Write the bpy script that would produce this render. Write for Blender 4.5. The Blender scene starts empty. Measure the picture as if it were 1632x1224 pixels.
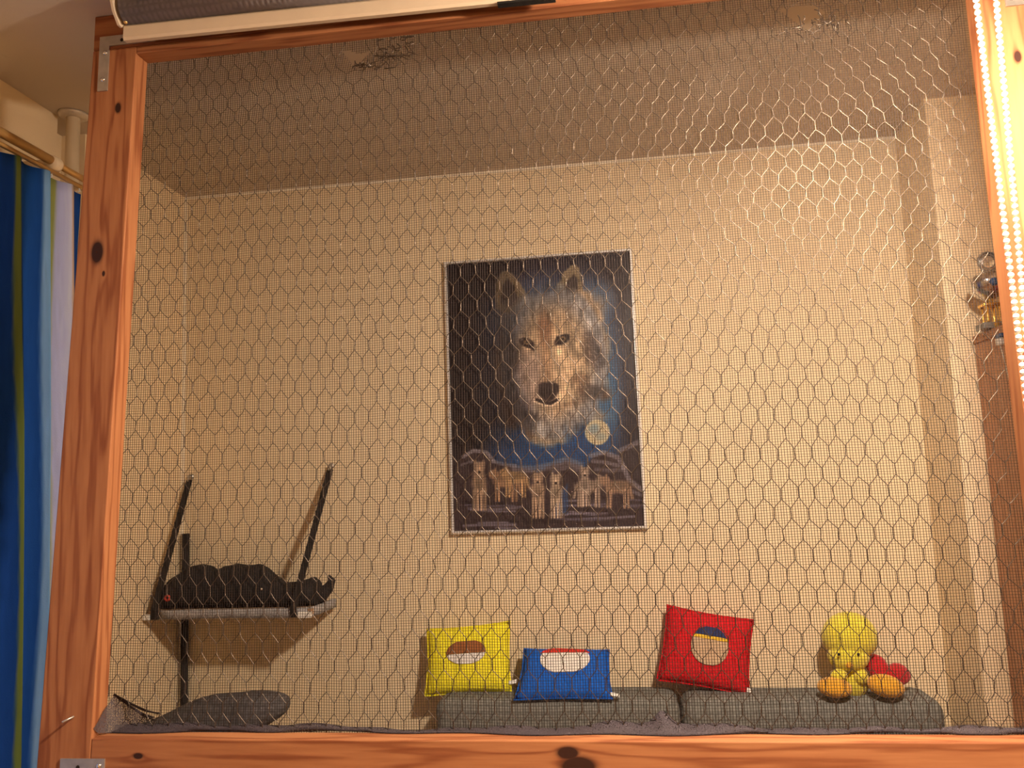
import bpy, bmesh, math, random
import numpy as np
from mathutils import Vector, Matrix
random.seed(4)
rng = np.random.default_rng(7)
sc = bpy.context.scene
col = sc.collection

# ------------------------------------------------------------------ camera
H = 1.40                                   # eye height above the floor
YAW, PITCH, ROLL, FPX = -0.1310, 0.1192, -0.0366, 1312.0
_cy, _sy, _cp, _sp = math.cos(YAW), math.sin(YAW), math.cos(PITCH), math.sin(PITCH)
FWD = np.array([_sy*_cp, _cy*_cp, _sp]); _rt = np.array([_cy, -_sy, 0.0]); _up = np.cross(_rt, FWD)
RT = math.cos(ROLL)*_rt + math.sin(ROLL)*_up
UP = -math.sin(ROLL)*_rt + math.cos(ROLL)*_up
cam = bpy.data.objects.new('camera', bpy.data.cameras.new('camera')); col.objects.link(cam)
cam.data.sensor_fit = 'HORIZONTAL'; cam.data.sensor_width = 36.0
cam.data.lens = FPX/1632*36.0; cam.data.clip_start = 0.02
m = Matrix.Identity(4)
for i in range(3):
    m[i][0] = RT[i]; m[i][1] = UP[i]; m[i][2] = -FWD[i]
m[0][3], m[1][3], m[2][3] = 0, 0, H
cam.matrix_world = m
sc.camera = cam

# ------------------------------------------------------------------ world, exposure, lamp
world = bpy.data.worlds.new('evening'); sc.world = world
world.use_nodes = True
world.node_tree.nodes['Background'].inputs[0].default_value = (0.03, 0.03, 0.04, 1)
world.node_tree.nodes['Background'].inputs[1].default_value = 0.2
sc.view_settings.view_transform = 'Standard'; sc.view_settings.look = 'None'
sc.view_settings.gamma = 1.0; sc.view_settings.use_curve_mapping = False
sc.view_settings.exposure = 0.0
LAMP_POS = (0.40, 0.84)                    # pendant lamp in front of the wire frame
LAMP_COL = (1.0, 0.81, 0.625)
LAMP_GLOW = 1850.0

# ------------------------------------------------------------------ numbers of the place
WALL_Y = 2.14; LEFT_X = -1.2078; CEIL = H + 0.846
FY = 1.2305; LEAN = math.tan(0.0377); TH = 0.036     # front plane of the wooden frame
PIER_X, PIER_Y = 0.731, 1.928

def ray(x, y): return FWD + RT*(x-816)/FPX - UP*(y-612)/FPX
def on_y(x, y, Y):
    d = ray(x, y); d = d*Y/d[1]; return Vector((d[0], d[1], d[2]+H))
def on_x(x, y, X):
    d = ray(x, y); d = d*X/d[0]; return Vector((d[0], d[1], d[2]+H))
def fp(x, z, d=0.0):                        # frame plane: x, height relative to the eye, depth behind the front face
    return Vector((x, FY + d + z*LEAN, z + H))
def xl_in(z): return -0.822 + 0.0221*z
def xl_out(z): return -0.9085 + 0.0272*z
def xr_in(z): return 0.5563 + 0.0119*z
ZT, ZB = 0.768, -0.366

# ------------------------------------------------------------------ materials
def srgb(r, g, b):
    f = lambda c: (c/255/12.92) if c/255 <= 0.04045 else ((c/255+0.055)/1.055)**2.4
    return (f(r), f(g), f(b), 1)
def new_mat(name):
    mt = bpy.data.materials.new(name); mt.use_nodes = True
    nt = mt.node_tree; b = nt.nodes['Principled BSDF']
    return mt, nt, b
def N(nt, typ, **kw):
    n = nt.nodes.new(typ)
    for k, v in kw.items(): setattr(n, k, v)
    return n
def mat(name, colr, rough=0.8, metal=0.0, var=0.12, scale=30, bump=0.0, bscale=200, stretch=None, spec=0.3, sheen=0.0):
    mt, nt, b = new_mat(name)
    c = tuple(colr[:3])
    tc = N(nt, 'ShaderNodeTexCoord'); src = tc.outputs['Object']
    if stretch:
        mp = N(nt, 'ShaderNodeMapping'); mp.inputs['Scale'].default_value = stretch
        nt.links.new(src, mp.inputs['Vector']); src = mp.outputs[0]
    nz = N(nt, 'ShaderNodeTexNoise'); nz.inputs['Scale'].default_value = scale; nz.inputs['Detail'].default_value = 4
    nt.links.new(src, nz.inputs['Vector'])
    rp = N(nt, 'ShaderNodeValToRGB')
    rp.color_ramp.elements[0].position = 0.3; rp.color_ramp.elements[1].position = 0.7
    rp.color_ramp.elements[0].color = (c[0]*(1-var), c[1]*(1-var), c[2]*(1-var), 1)
    rp.color_ramp.elements[1].color = (min(1, c[0]*(1+var)), min(1, c[1]*(1+var)), min(1, c[2]*(1+var)), 1)
    nt.links.new(nz.outputs['Fac'], rp.inputs[0]); nt.links.new(rp.outputs[0], b.inputs['Base Color'])
    b.inputs['Roughness'].default_value = rough; b.inputs['Metallic'].default_value = metal
    b.inputs['Specular IOR Level'].default_value = spec
    if sheen: b.inputs['Sheen Weight'].default_value = sheen
    if bump:
        n2 = N(nt, 'ShaderNodeTexNoise'); n2.inputs['Scale'].default_value = bscale; n2.inputs['Detail'].default_value = 3
        nt.links.new(src, n2.inputs['Vector'])
        bp = N(nt, 'ShaderNodeBump'); bp.inputs['Strength'].default_value = bump; bp.inputs['Distance'].default_value = 0.004
        nt.links.new(n2.outputs['Fac'], bp.inputs['Height']); nt.links.new(bp.outputs[0], b.inputs['Normal'])
    return mt
def weave(name, colr, pitch=0.004, rough=0.95, var=0.25):
    """woven cloth: two crossed wave textures as colour and relief"""
    mt, nt, b = new_mat(name)
    c = tuple(colr[:3])
    tc = N(nt, 'ShaderNodeTexCoord')
    outs = []
    for ax in ('X', 'Z'):
        w = N(nt, 'ShaderNodeTexWave', wave_type='BANDS', bands_direction=ax)
        w.inputs['Scale'].default_value = 0.314/pitch/ (math.pi*0.1) * 0.1; w.inputs['Distortion'].default_value = 1.5
        w.inputs['Detail'].default_value = 1
        nt.links.new(tc.outputs['Object'], w.inputs['Vector']); outs.append(w)
    ml = N(nt, 'ShaderNodeMath', operation='MULTIPLY')
    nt.links.new(outs[0].outputs['Fac'], ml.inputs[0]); nt.links.new(outs[1].outputs['Fac'], ml.inputs[1])
    nz = N(nt, 'ShaderNodeTexNoise'); nz.inputs['Scale'].default_value = 120; nz.inputs['Detail'].default_value = 5
    nt.links.new(tc.outputs['Object'], nz.inputs['Vector'])
    av = N(nt, 'ShaderNodeMath', operation='ADD'); nt.links.new(ml.outputs[0], av.inputs[0]); nt.links.new(nz.outputs['Fac'], av.inputs[1])
    rp = N(nt, 'ShaderNodeValToRGB'); rp.color_ramp.elements[0].position = 0.3; rp.color_ramp.elements[1].position = 1.2 if False else 1.0
    rp.color_ramp.elements[0].color = (c[0]*(1-var), c[1]*(1-var), c[2]*(1-var), 1)
    rp.color_ramp.elements[1].color = (min(1, c[0]*(1+var)), min(1, c[1]*(1+var)), min(1, c[2]*(1+var)), 1)
    nt.links.new(av.outputs[0], rp.inputs[0]); nt.links.new(rp.outputs[0], b.inputs['Base Color'])
    bp = N(nt, 'ShaderNodeBump'); bp.inputs['Strength'].default_value = 0.4; bp.inputs['Distance'].default_value = 0.002
    nt.links.new(av.outputs[0], bp.inputs['Height']); nt.links.new(bp.outputs[0], b.inputs['Normal'])
    b.inputs['Roughness'].default_value = rough; b.inputs['Specular IOR Level'].default_value = 0.1
    return mt
def wood(name, light, dark, axis='Z', knots=(), rough=0.55):
    """pine with grain running along one axis; knots are (a, b, radius): a across, b along (object space)"""
    mt, nt, b = new_mat(name)
    tc = N(nt, 'ShaderNodeTexCoord')
    mp = N(nt, 'ShaderNodeMapping')
    mp.inputs['Scale'].default_value = (1, 1, 0.07) if axis == 'Z' else (0.07, 1, 1)
    nt.links.new(tc.outputs['Object'], mp.inputs['Vector'])
    big = N(nt, 'ShaderNodeTexNoise'); big.inputs['Scale'].default_value = 22; big.inputs['Detail'].default_value = 3
    nt.links.new(mp.outputs[0], big.inputs['Vector'])
    fine = N(nt, 'ShaderNodeTexNoise'); fine.inputs['Scale'].default_value = 160; fine.inputs['Detail'].default_value = 4
    nt.links.new(mp.outputs[0], fine.inputs['Vector'])
    sep = N(nt, 'ShaderNodeSeparateXYZ'); nt.links.new(tc.outputs['Object'], sep.inputs[0])
    A, B = (sep.outputs['X'], sep.outputs['Z']) if axis == 'Z' else (sep.outputs['Z'], sep.outputs['X'])
    def mth(op, x, y=None):
        n = N(nt, 'ShaderNodeMath', operation=op)
        for i, v in enumerate((x, y)):
            if v is None: continue
            if isinstance(v, (int, float)): n.inputs[i].default_value = v
            else: nt.links.new(v, n.inputs[i])
        return n.outputs[0]
    # year rings: sine of a warped coordinate, bent round every knot
    phase = mth('MULTIPLY', big.outputs['Fac'], 34.0)
    core = None
    for (ka, kb, kr) in knots:
        da = mth('SUBTRACT', A, ka); db = mth('MULTIPLY', mth('SUBTRACT', B, kb), 0.55)
        d = mth('SQRT', mth('ADD', mth('MULTIPLY', da, da), mth('MULTIPLY', db, db)))
        near = mth('DIVIDE', kr*1.0, mth('ADD', d, kr*0.5))
        phase = mth('ADD', phase, mth('MULTIPLY', near, 5.0))
        k = mth('SMOOTH_MAX', mth('SUBTRACT', 1.0, mth('DIVIDE', d, kr)), 0.0)
        k = mth('MINIMUM', mth('MULTIPLY', k, 3.5), 1.0)
        core = k if core is None else mth('MAXIMUM', core, k)
    ring = mth('ADD', mth('MULTIPLY', mth('SINE', phase), 0.5), 0.5)
    ring = mth('POWER', ring, 3.0)
    fac = mth('ADD', mth('MULTIPLY', ring, 0.75), mth('MULTIPLY', mth('SUBTRACT', fine.outputs['Fac'], 0.35), 0.9))
    mx = N(nt, 'ShaderNodeMixRGB'); mx.inputs[1].default_value = (*light[:3], 1); mx.inputs[2].default_value = (*dark[:3], 1)
    nt.links.new(fac, mx.inputs[0]); out = mx.outputs[0]
    if core is not None:
        m2 = N(nt, 'ShaderNodeMixRGB'); m2.inputs[2].default_value = (dark[0]*0.16, dark[1]*0.18, dark[2]*0.3, 1)
        nt.links.new(core, m2.inputs[0]); nt.links.new(out, m2.inputs[1]); out = m2.outputs[0]
    nt.links.new(out, b.inputs['Base Color'])
    bp = N(nt, 'ShaderNodeBump'); bp.inputs['Strength'].default_value = 0.15; bp.inputs['Distance'].default_value = 0.002
    nt.links.new(fine.outputs['Fac'], bp.inputs['Height']); nt.links.new(bp.outputs[0], b.inputs['Normal'])
    b.inputs['Roughness'].default_value = rough; b.inputs['Specular IOR Level'].default_value = 0.25
    return mt
def painted(name, rough=0.5, spec=0.3, bump=0.0):
    mt, nt, b = new_mat(name)
    at = N(nt, 'ShaderNodeVertexColor', layer_name='Col')
    nt.links.new(at.outputs[0], b.inputs['Base Color'])
    b.inputs['Roughness'].default_value = rough; b.inputs['Specular IOR Level'].default_value = spec
    if bump:
        tc = N(nt, 'ShaderNodeTexCoord'); n2 = N(nt, 'ShaderNodeTexNoise'); n2.inputs['Scale'].default_value = 400
        nt.links.new(tc.outputs['Object'], n2.inputs['Vector'])
        bp = N(nt, 'ShaderNodeBump'); bp.inputs['Strength'].default_value = bump; bp.inputs['Distance'].default_value = 0.002
        nt.links.new(n2.outputs['Fac'], bp.inputs['Height']); nt.links.new(bp.outputs[0], b.inputs['Normal'])
    return mt
def gauze(name, colr, opacity=0.7, scale=900):
    """bunched netting: cloth with real gaps between its threads"""
    mt, nt, b = new_mat(name)
    b.inputs['Base Color'].default_value = (*colr[:3], 1); b.inputs['Roughness'].default_value = 0.8
    tc = N(nt, 'ShaderNodeTexCoord'); nz = N(nt, 'ShaderNodeTexNoise'); nz.inputs['Scale'].default_value = scale
    nz.inputs['Detail'].default_value = 1
    nt.links.new(tc.outputs['Object'], nz.inputs['Vector'])
    gt = N(nt, 'ShaderNodeMapRange'); gt.inputs[1].default_value = 0.62-opacity*0.3; gt.inputs[2].default_value = 0.68-opacity*0.3
    nt.links.new(nz.outputs['Fac'], gt.inputs[0]); nt.links.new(gt.outputs[0], b.inputs['Alpha'])
    return mt

M = {}
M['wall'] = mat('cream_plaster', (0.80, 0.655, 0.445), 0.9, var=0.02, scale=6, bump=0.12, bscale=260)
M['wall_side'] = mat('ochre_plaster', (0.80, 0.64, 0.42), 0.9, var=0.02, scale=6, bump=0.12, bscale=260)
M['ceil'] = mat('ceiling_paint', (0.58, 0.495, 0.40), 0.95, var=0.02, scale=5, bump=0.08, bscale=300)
M['trim'] = mat('trim_paint', (0.88, 0.80, 0.66), 0.7, var=0.02)
M['floor'] = wood('floor_boards', (0.42, 0.24, 0.12), (0.25, 0.12, 0.06), 'X')
PINE_L, PINE_D = (0.365, 0.148, 0.060), (0.20, 0.060, 0.022)
M['wire'] = mat('galvanised_wire', (0.105, 0.080, 0.062), 0.36, 0.8, var=0.15, scale=300)
M['thread'] = mat('net_thread', (0.022, 0.014, 0.012), 0.7, var=0.1, scale=100, spec=0.2)
M['gauze'] = gauze('bunched_net', (0.040, 0.028, 0.034), 0.78, 1000)
M['gauze_thin'] = gauze('loose_net', (0.06, 0.045, 0.05), 0.72, 1100)
M['steel'] = mat('zinc_plate', (0.50, 0.47, 0.42), 0.38, 0.8, var=0.12, scale=60)
M['chrome'] = mat('chrome', (0.75, 0.75, 0.76), 0.22, 1.0, var=0.05, scale=40)
M['frame_silver'] = mat('silver_moulding', (0.80, 0.80, 0.82), 0.3, 0.3, var=0.05, scale=40, spec=0.6)
M['dark_hole'] = mat('dark_hole', (0.02, 0.012, 0.01), 0.9)
M['black'] = mat('black_cloth', (0.012, 0.011, 0.012), 0.9, var=0.3, scale=60, bump=0.5, bscale=150)
M['black_strap'] = mat('black_webbing', (0.013, 0.011, 0.010), 0.75, var=0.2, scale=200, bump=0.3, bscale=500)
M['red_mark'] = mat('red_rubber', (0.55, 0.05, 0.03), 0.6)
M['felt'] = mat('grey_felt', (0.36, 0.35, 0.36), 0.95, var=0.25, scale=160, bump=0.7, bscale=300)
M['white_plastic'] = mat('white_plastic', (0.80, 0.78, 0.74), 0.35, var=0.03, spec=0.5)
M['board'] = mat('shelf_board', (0.35, 0.22, 0.13), 0.7, var=0.1, scale=20)
M['sofa'] = weave('grey_upholstery', (0.170, 0.172, 0.160), 0.005)
M['sofa_dark'] = weave('charcoal_upholstery', (0.105, 0.10, 0.105), 0.005)
M['yellow'] = weave('yellow_plush_cloth', (0.85, 0.76, 0.035), 0.004, var=0.12)
M['blue'] = weave('blue_plush_cloth', (0.010, 0.105, 0.50), 0.004, var=0.15)
M['red'] = weave('red_plush_cloth', (0.52, 0.012, 0.018), 0.004, var=0.15)
M['tag'] = mat('white_ribbon', (0.85, 0.83, 0.80), 0.7, var=0.05)
M['brown_felt'] = mat('brown_felt', (0.30, 0.11, 0.035), 0.9, var=0.2, scale=90)
M['white_felt'] = mat('white_felt', (0.78, 0.75, 0.72), 0.9, var=0.06, scale=90)
M['red_felt'] = mat('red_felt', (0.60, 0.03, 0.02), 0.9, var=0.1, scale=90)
M['tan_felt'] = mat('tan_felt', (0.52, 0.37, 0.24), 0.9, var=0.12, scale=90)
M['navy_felt'] = mat('navy_felt', (0.02, 0.035, 0.12), 0.9, var=0.2, scale=90)
M['gold_felt'] = mat('gold_felt', (0.75, 0.48, 0.04), 0.9, var=0.2, scale=90)
M['plush_y'] = mat('yellow_plush', (0.80, 0.68, 0.06), 0.95, var=0.12, scale=70, bump=0.6, bscale=350, sheen=0.3)
M['plush_o'] = mat('orange_plush', (0.80, 0.40, 0.03), 0.95, var=0.12, scale=70, bump=0.6, bscale=350, sheen=0.3)
M['plush_r'] = mat('red_plush', (0.50, 0.010, 0.015), 0.95, var=0.12, scale=70, bump=0.6, bscale=350, sheen=0.3)
M['bead_black'] = mat('black_bead', (0.01, 0.01, 0.01), 0.25, spec=0.5)
M['cabinet'] = wood('cabinet_veneer', (0.50, 0.25, 0.125), (0.38, 0.18, 0.085), 'Z', rough=0.5)
M['gold'] = mat('gold_plastic', (0.85, 0.55, 0.12), 0.25, 0.9, var=0.1)
M['silver'] = mat('silver_cup', (0.70, 0.68, 0.66), 0.18, 1.0, var=0.05)
M['marble'] = mat('grey_marble', (0.22, 0.21, 0.19), 0.4, var=0.3, scale=40)
M['ribbon_red'] = mat('dark_red_ribbon', (0.28, 0.03, 0.04), 0.6)
M['pink'] = mat('pink_ribbon', (0.75, 0.15, 0.20), 0.6)
M['blue_plastic'] = mat('blue_plastic', (0.03, 0.10, 0.28), 0.35, spec=0.5)
M['bead'] = mat('pearl_bead', (0.88, 0.84, 0.76), 0.25, var=0.02, spec=0.6)
M['cord'] = mat('white_cord', (0.70, 0.67, 0.60), 0.8, var=0.05)
M['blind_fabric'] = weave('grey_blind_cloth', (0.21, 0.19, 0.19), 0.003, var=0.15)
M['blind_bar'] = mat('cream_bar', (0.62, 0.50, 0.36), 0.45, var=0.03, spec=0.4)
M['brass'] = mat('brass_rod', (0.62, 0.38, 0.14), 0.35, 0.6, var=0.1)
M['pipe'] = mat('pipe_enamel', (0.80, 0.66, 0.46), 0.4, var=0.03, spec=0.4)
M['collar'] = mat('collar_metal', (0.60, 0.52, 0.42), 0.35, 0.4)
M['curtain'] = painted('striped_curtain_cloth', 0.85, 0.15, 0.25)
M['print'] = painted('printed_foil', 0.32, 0.35)
M['tile_white'] = mat('lamp_housing', (0.85, 0.84, 0.80), 0.4)

# ------------------------------------------------------------------ builders
OFF = {}
class MB:
    def __init__(self): self.v = []; self.f = []
    def add(self, verts, faces):
        o = len(self.v); self.v += [tuple(p) for p in verts]; self.f += [tuple(i+o for i in f) for f in faces]; return self
    def box(self, x0, x1, y0, y1, z0, z1):
        v = [(x, y, z) for z in (z0, z1) for y in (y0, y1) for x in (x0, x1)]
        return self.hexa(v)
    def hexa(self, v):                      # 8 corners: index = x + 2y + 4z
        return self.add(v, [(0, 2, 3, 1), (4, 5, 7, 6), (0, 1, 5, 4), (2, 6, 7, 3), (0, 4, 6, 2), (1, 3, 7, 5)])
    def rings(self, rings, cap=True, closed=False):
        n = len(rings[0]); o = len(self.v)
        for r in rings: self.v += [tuple(p) for p in r]
        k = len(rings)
        for i in range(k if closed else k-1):
            for j in range(n):
                a = o+i*n+j; b = o+i*n+(j+1) % n; c = o+((i+1) % k)*n+(j+1) % n; d = o+((i+1) % k)*n+j
                self.f.append((a, b, c, d))
        if cap and not closed:
            self.f.append(tuple(o+j for j in range(n))[::-1]); self.f.append(tuple(o+(k-1)*n+j for j in range(n)))
        return self
    def tube(self, pts, r, n=8, cap=True, closed=False):
        pts = [Vector(p) for p in pts]; rs = r if isinstance(r, (list, tuple)) else [r]*len(pts)
        rings = []; ref = None
        for i, p in enumerate(pts):
            if closed: t = pts[(i+1) % len(pts)] - pts[i-1]
            else: t = pts[min(i+1, len(pts)-1)] - pts[max(i-1, 0)]
            t.normalize()
            if ref is None: ref = t.orthogonal().normalized()
            ref = (ref - t*ref.dot(t)).normalized(); bi = t.cross(ref)
            rings.append([p + (ref*math.cos(2*math.pi*j/n) + bi*math.sin(2*math.pi*j/n))*rs[i] for j in range(n)])
        return self.rings(rings, cap, closed)
    def lathe(self, prof, c, axis=Vector((0, 0, 1)), n=20):
        axis = Vector(axis).normalized(); a = axis.orthogonal().normalized(); b = axis.cross(a); c = Vector(c)
        return self.rings([[c + axis*h + (a*math.cos(2*math.pi*j/n) + b*math.sin(2*math.pi*j/n))*max(r, 1e-5) for j in range(n)] for r, h in prof])
    def ball(self, c, rx, ry=None, rz=None, n=18, k=11, rot=None, fn=None):
        ry = ry or rx; rz = rz or rx; c = Vector(c); R = rot or Matrix.Identity(3); rings = []
        for i in range(k):
            th = math.pi*(i+0.02)/(k-1+0.04)
            ring = []
            for j in range(n):
                ph = 2*math.pi*j/n
                d = Vector((math.sin(th)*math.cos(ph), math.sin(th)*math.sin(ph), -math.cos(th)))
                s = fn(d) if fn else 1.0
                ring.append(c + R @ Vector((d.x*rx*s, d.y*ry*s, d.z*rz*s)))
            rings.append(ring)
        return self.rings(rings)
    def build(self, name, mt, parent=None, smooth=False, loc=None, bevel=0.0, segs=2):
        off = Vector(OFF[parent.name]) if parent is not None else Vector(loc or (0, 0, 0))
        me = bpy.data.meshes.new(name)
        me.from_pydata([tuple(Vector(p)-off) for p in self.v], [], self.f); me.update()
        bm = bmesh.new(); bm.from_mesh(me); bmesh.ops.recalc_face_normals(bm, faces=bm.faces)
        if bevel:
            bmesh.ops.bevel(bm, geom=list(bm.edges), offset=bevel, segments=segs, affect='EDGES', profile=0.5)
        bm.to_mesh(me); bm.free()
        return link(name, me, mt, parent, off, smooth)
def link(name, me, mt, parent, off, smooth=False):
    o = bpy.data.objects.new(name, me); col.objects.link(o)
    if mt is not None: me.materials.append(M[mt] if isinstance(mt, str) else mt)
    if smooth:
        me.polygons.foreach_set('use_smooth', [True]*len(me.polygons))
    if parent is not None: o.parent = parent
    else: o.location = off
    OFF[o.name] = tuple(off)
    return o
def quads_mesh(name, V, Q):
    V = np.asarray(V, dtype=np.float32); Q = np.asarray(Q, dtype=np.int32)
    me = bpy.data.meshes.new(name)
    me.vertices.add(len(V)); me.vertices.foreach_set('co', V.ravel())
    me.loops.add(Q.size); me.loops.foreach_set('vertex_index', Q.ravel())
    me.polygons.add(len(Q)); me.polygons.foreach_set('loop_start', np.arange(0, Q.size, 4, dtype=np.int32))
    me.update(calc_edges=True); me.validate()
    return me
def strands(P, r, ea, eb, mask=None):
    """P: (n, m, 3) polylines -> square-section strands; ea, eb: section axes"""
    n, mm, _ = P.shape
    ea = np.asarray(ea)*r; eb = np.asarray(eb)*r
    V = np.stack([P+ea, P+eb, P-ea, P-eb], axis=2)            # n, m, 4, 3
    base = (np.arange(n)[:, None]*mm + np.arange(mm-1)[None, :])*4
    if mask is not None: base = base[mask]
    base = base.ravel()
    Q = []
    for k in range(4):
        k2 = (k+1) % 4
        Q.append(np.stack([base+k, base+k2, base+4+k2, base+4+k], axis=1))
    return V.reshape(-1, 3), np.concatenate(Q)
def tag(o, label, cat, group=None):
    o['label'] = label; o['category'] = cat
    if group: o['group'] = group
    return o
def thing(name, loc, label, cat, group=None):
    o = bpy.data.objects.new(name, None); col.objects.link(o); o.location = loc
    o.empty_display_size = 0.05
    OFF[o.name] = tuple(loc)
    return tag(o, label, cat, group)
def struct(o): o['kind'] = 'structure'; return o

# ================================================================== THE SETTING
RX0, RX1, RY0 = LEFT_X-0.14, 2.0, -1.5
struct(MB().box(RX0, RX1+0.1, RY0-0.1, WALL_Y+0.1, -0.1, 0).build('floor', 'floor'))
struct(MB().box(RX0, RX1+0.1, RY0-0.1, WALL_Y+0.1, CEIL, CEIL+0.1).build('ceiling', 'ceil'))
struct(MB().box(RX0, RX1+0.1, WALL_Y, WALL_Y+0.1, 0, CEIL).build('wall_back', 'wall'))
struct(MB().box(PIER_X, RX1, PIER_Y, WALL_Y, 0, CEIL).build('wall_alcove', 'wall'))
struct(MB().box(RX1, RX1+0.1, RY0, WALL_Y, 0, CEIL).build('wall_right', 'wall'))
struct(MB().box(RX0, RX1, RY0-0.1, RY0, 0, CEIL).build('wall_front', 'wall'))
struct(MB().box(LEFT_X, PIER_X, WALL_Y-0.003, WALL_Y, CEIL-0.007, CEIL).build('trim_1', 'trim'))
struct(MB().box(LEFT_X, LEFT_X+0.007, WALL_Y-0.007, WALL_Y-0.0005, 0, CEIL-0.0075).build('trim_2', 'trim'))
wl = MB()
wl.box(RX0, LEFT_X, RY0, 1.600, 0, CEIL); wl.box(RX0, LEFT_X-0.06, 1.600, 1.695, 0, CEIL); wl.box(RX0, LEFT_X, 1.695, WALL_Y, 0, CEIL)
struct(wl.build('wall_left', 'wall_side'))

# ------------------------------------------------------------------ ceiling lamp (the room's light)
lx, ly = LAMP_POS
LZ = H+0.658
t = thing('pendant_lamp', (lx, ly, CEIL), 'pendant lamp with cream metal shade over a white globe in front of the wire screen', 'lamp')
MB().lathe([(0.050, -0.0005), (0.050, -0.010), (0.035, -0.018), (0.006, -0.020)], (lx, ly, CEIL), n=32).build('ceiling_rose', 'tile_white', t, True)
MB().tube([(lx, ly, CEIL-0.018), (lx, ly, LZ+0.086)], 0.004, 8).build('stem', 'tile_white', t, True)
MB().lathe([(0.004, 0.090), (0.035, 0.085), (0.064, 0.064), (0.080, 0.030), (0.084, -0.004), (0.0825, -0.004), (0.0785, 0.030), (0.0627, 0.0627), (0.034, 0.0832), (0.004, 0.088)], (lx, ly, LZ), n=36).build('shade', 'tile_white', t, True)
dm, dnt, db = new_mat('lamp_glass')
db.inputs['Base Color'].default_value = (0.9, 0.85, 0.75, 1)
db.inputs['Emission Color'].default_value = (*LAMP_COL, 1); db.inputs['Emission Strength'].default_value = LAMP_GLOW
MB().ball((lx, ly, LZ+0.002), 0.050, n=16, k=9).build('globe', dm, t, True)

# ------------------------------------------------------------------ wooden frame with wire
frame = thing('wire_screen', tuple(fp(-0.13, -H)), 'tall pine frame filled with hexagonal chicken wire and dark fine netting', 'screen')
FO = Vector(OFF[frame.name])
def local(p): return Vector(p)-FO
def bar4(xa, xb, za, zb, d0=0.0, d1=TH):
    """hexahedron in the frame plane; xa, xb may be functions of height"""
    fa = xa if callable(xa) else (lambda z: xa); fb = xb if callable(xb) else (lambda z: xb)
    return [fp((fa, fb)[i & 1](z), z, (d0, d1)[(i >> 1) & 1]) for i, z in [(k, (za, zb)[k >> 2]) for k in range(8)]]
def on_frame(px, py, d=0.0):
    D = ray(px, py); tt = (FY+d)/(D[1]-D[2]*LEAN); P = D*tt; return Vector((P[0], P[1], P[2]+H))
def knot(px, py, r, axis):
    q = local(on_frame(px, py)); return (q.x, q.z, r) if axis == 'Z' else (q.z, q.x, r)
pineL = wood('stained_pine_upright', PINE_L, PINE_D, 'Z', [knot(155, 402, 0.0125, 'Z'), knot(188, 172, 0.006, 'Z'), knot(165, 436, 0.003, 'Z'), knot(168, 1045, 0.004, 'Z')])
pineR = wood('stained_pine_upright_right', PINE_L, PINE_D, 'Z', [knot(1622, 90, 0.006, 'Z')])
pineT = wood('stained_pine_rail', PINE_L, PINE_D, 'X', [knot(462, 66, 0.004, 'X')])
pineB = wood('stained_pine_bottom_rail', PINE_L, PINE_D, 'X', [knot(905, 1200, 0.010, 'X'), knot(922, 1222, 0.016, 'X'), knot(220, 1205, 0.005, 'X'), knot(1360, 1240, 0.008, 'X')])
CR = CEIL-H
post = MB().hexa(bar4(xl_out, xl_in, -H, ZT+0.012)).build('post', pineL, frame, bevel=0.0018)
MB().hexa(bar4(xr_in, lambda z: xr_in(z)+0.086, -H, ZT+0.012)).build('post', pineR, frame, bevel=0.0018)
MB().hexa(bar4(xl_out(0.8), xr_in(0.8)+0.086, ZT+0.012, CR-0.0005)).build('head_plate', pineT, frame, bevel=0.0015)
MB().hexa(bar4(lambda z: xl_in(z), lambda z: xr_in(z), ZT-0.002, ZT+0.012)).build('rail', pineT, frame, bevel=0.0015)
MB().hexa(bar4(lambda z: xl_in(z), lambda z: xr_in(z), ZB-0.085, ZB)).build('rail', pineB, frame, bevel=0.0018)
def plate(corner, arms, w, flip=(1, 1), screws=()):
    """L plate: corner point (x, z), arm lengths, width; lies on the front face"""
    cx, cz = corner; fx, fz = flip; m_ = MB(); ax, az = arms; d0, d1 = -0.0028, -0.0002
    out = [(0, 0), (ax, 0), (ax, w), (w, w), (w, az), (0, az)]
    ring = lambda d: [fp(cx+fx*a, cz+fz*b, d) for a, b in out]
    m_.rings([ring(d0), ring(d1)])
    o = m_.build('corner_plate', 'steel', frame, bevel=0.0)
    for (sx, sz, kind) in screws:
        c = fp(cx+fx*sx, cz+fz*sz, -0.0030)
        if kind == 's':
            MB().lathe([(0.0042, 0.0), (0.0040, -0.0012), (0.002, -0.0022), (0.0004, -0.0024)], c, (0, 1, 0), 14).build('screw', 'chrome', o, True)
        else:
            MB().lathe([(0.0030, -0.0002), (0.0030, 0.0), (0.0002, 0.0)], c, (0, 1, 0), 14).build('screw_hole', 'dark_hole', o, False)
    return o
plate((-0.8735, 0.8035), (0.104, 0.102), 0.0185, (1, -1), [(0.0115, 0.031, 's'), (0.0095, 0.081, 's'), (0.042, 0.010, 'h')])
plate((-0.8785, -0.3945), (0.073, 0.060), 0.034, (1, -1), [(0.030, 0.012, 'h'), (0.064, 0.010, 's')])
plate((xr_in(0.7)+0.0395, 0.6835), (0.030, 0.095), 0.016, (1, 1), [(0.009, 0.012, 's'), (0.009, 0.06, 's')])
# nail sticking out of the left post
a = fp(-0.8600, -0.3330, 0.004); b_ = on_y(99, 1151, a.y-0.018)
MB().tube([a, a.lerp(b_, .5), b_], 0.0017, 8).build('nail', 'steel', frame, True)

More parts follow.
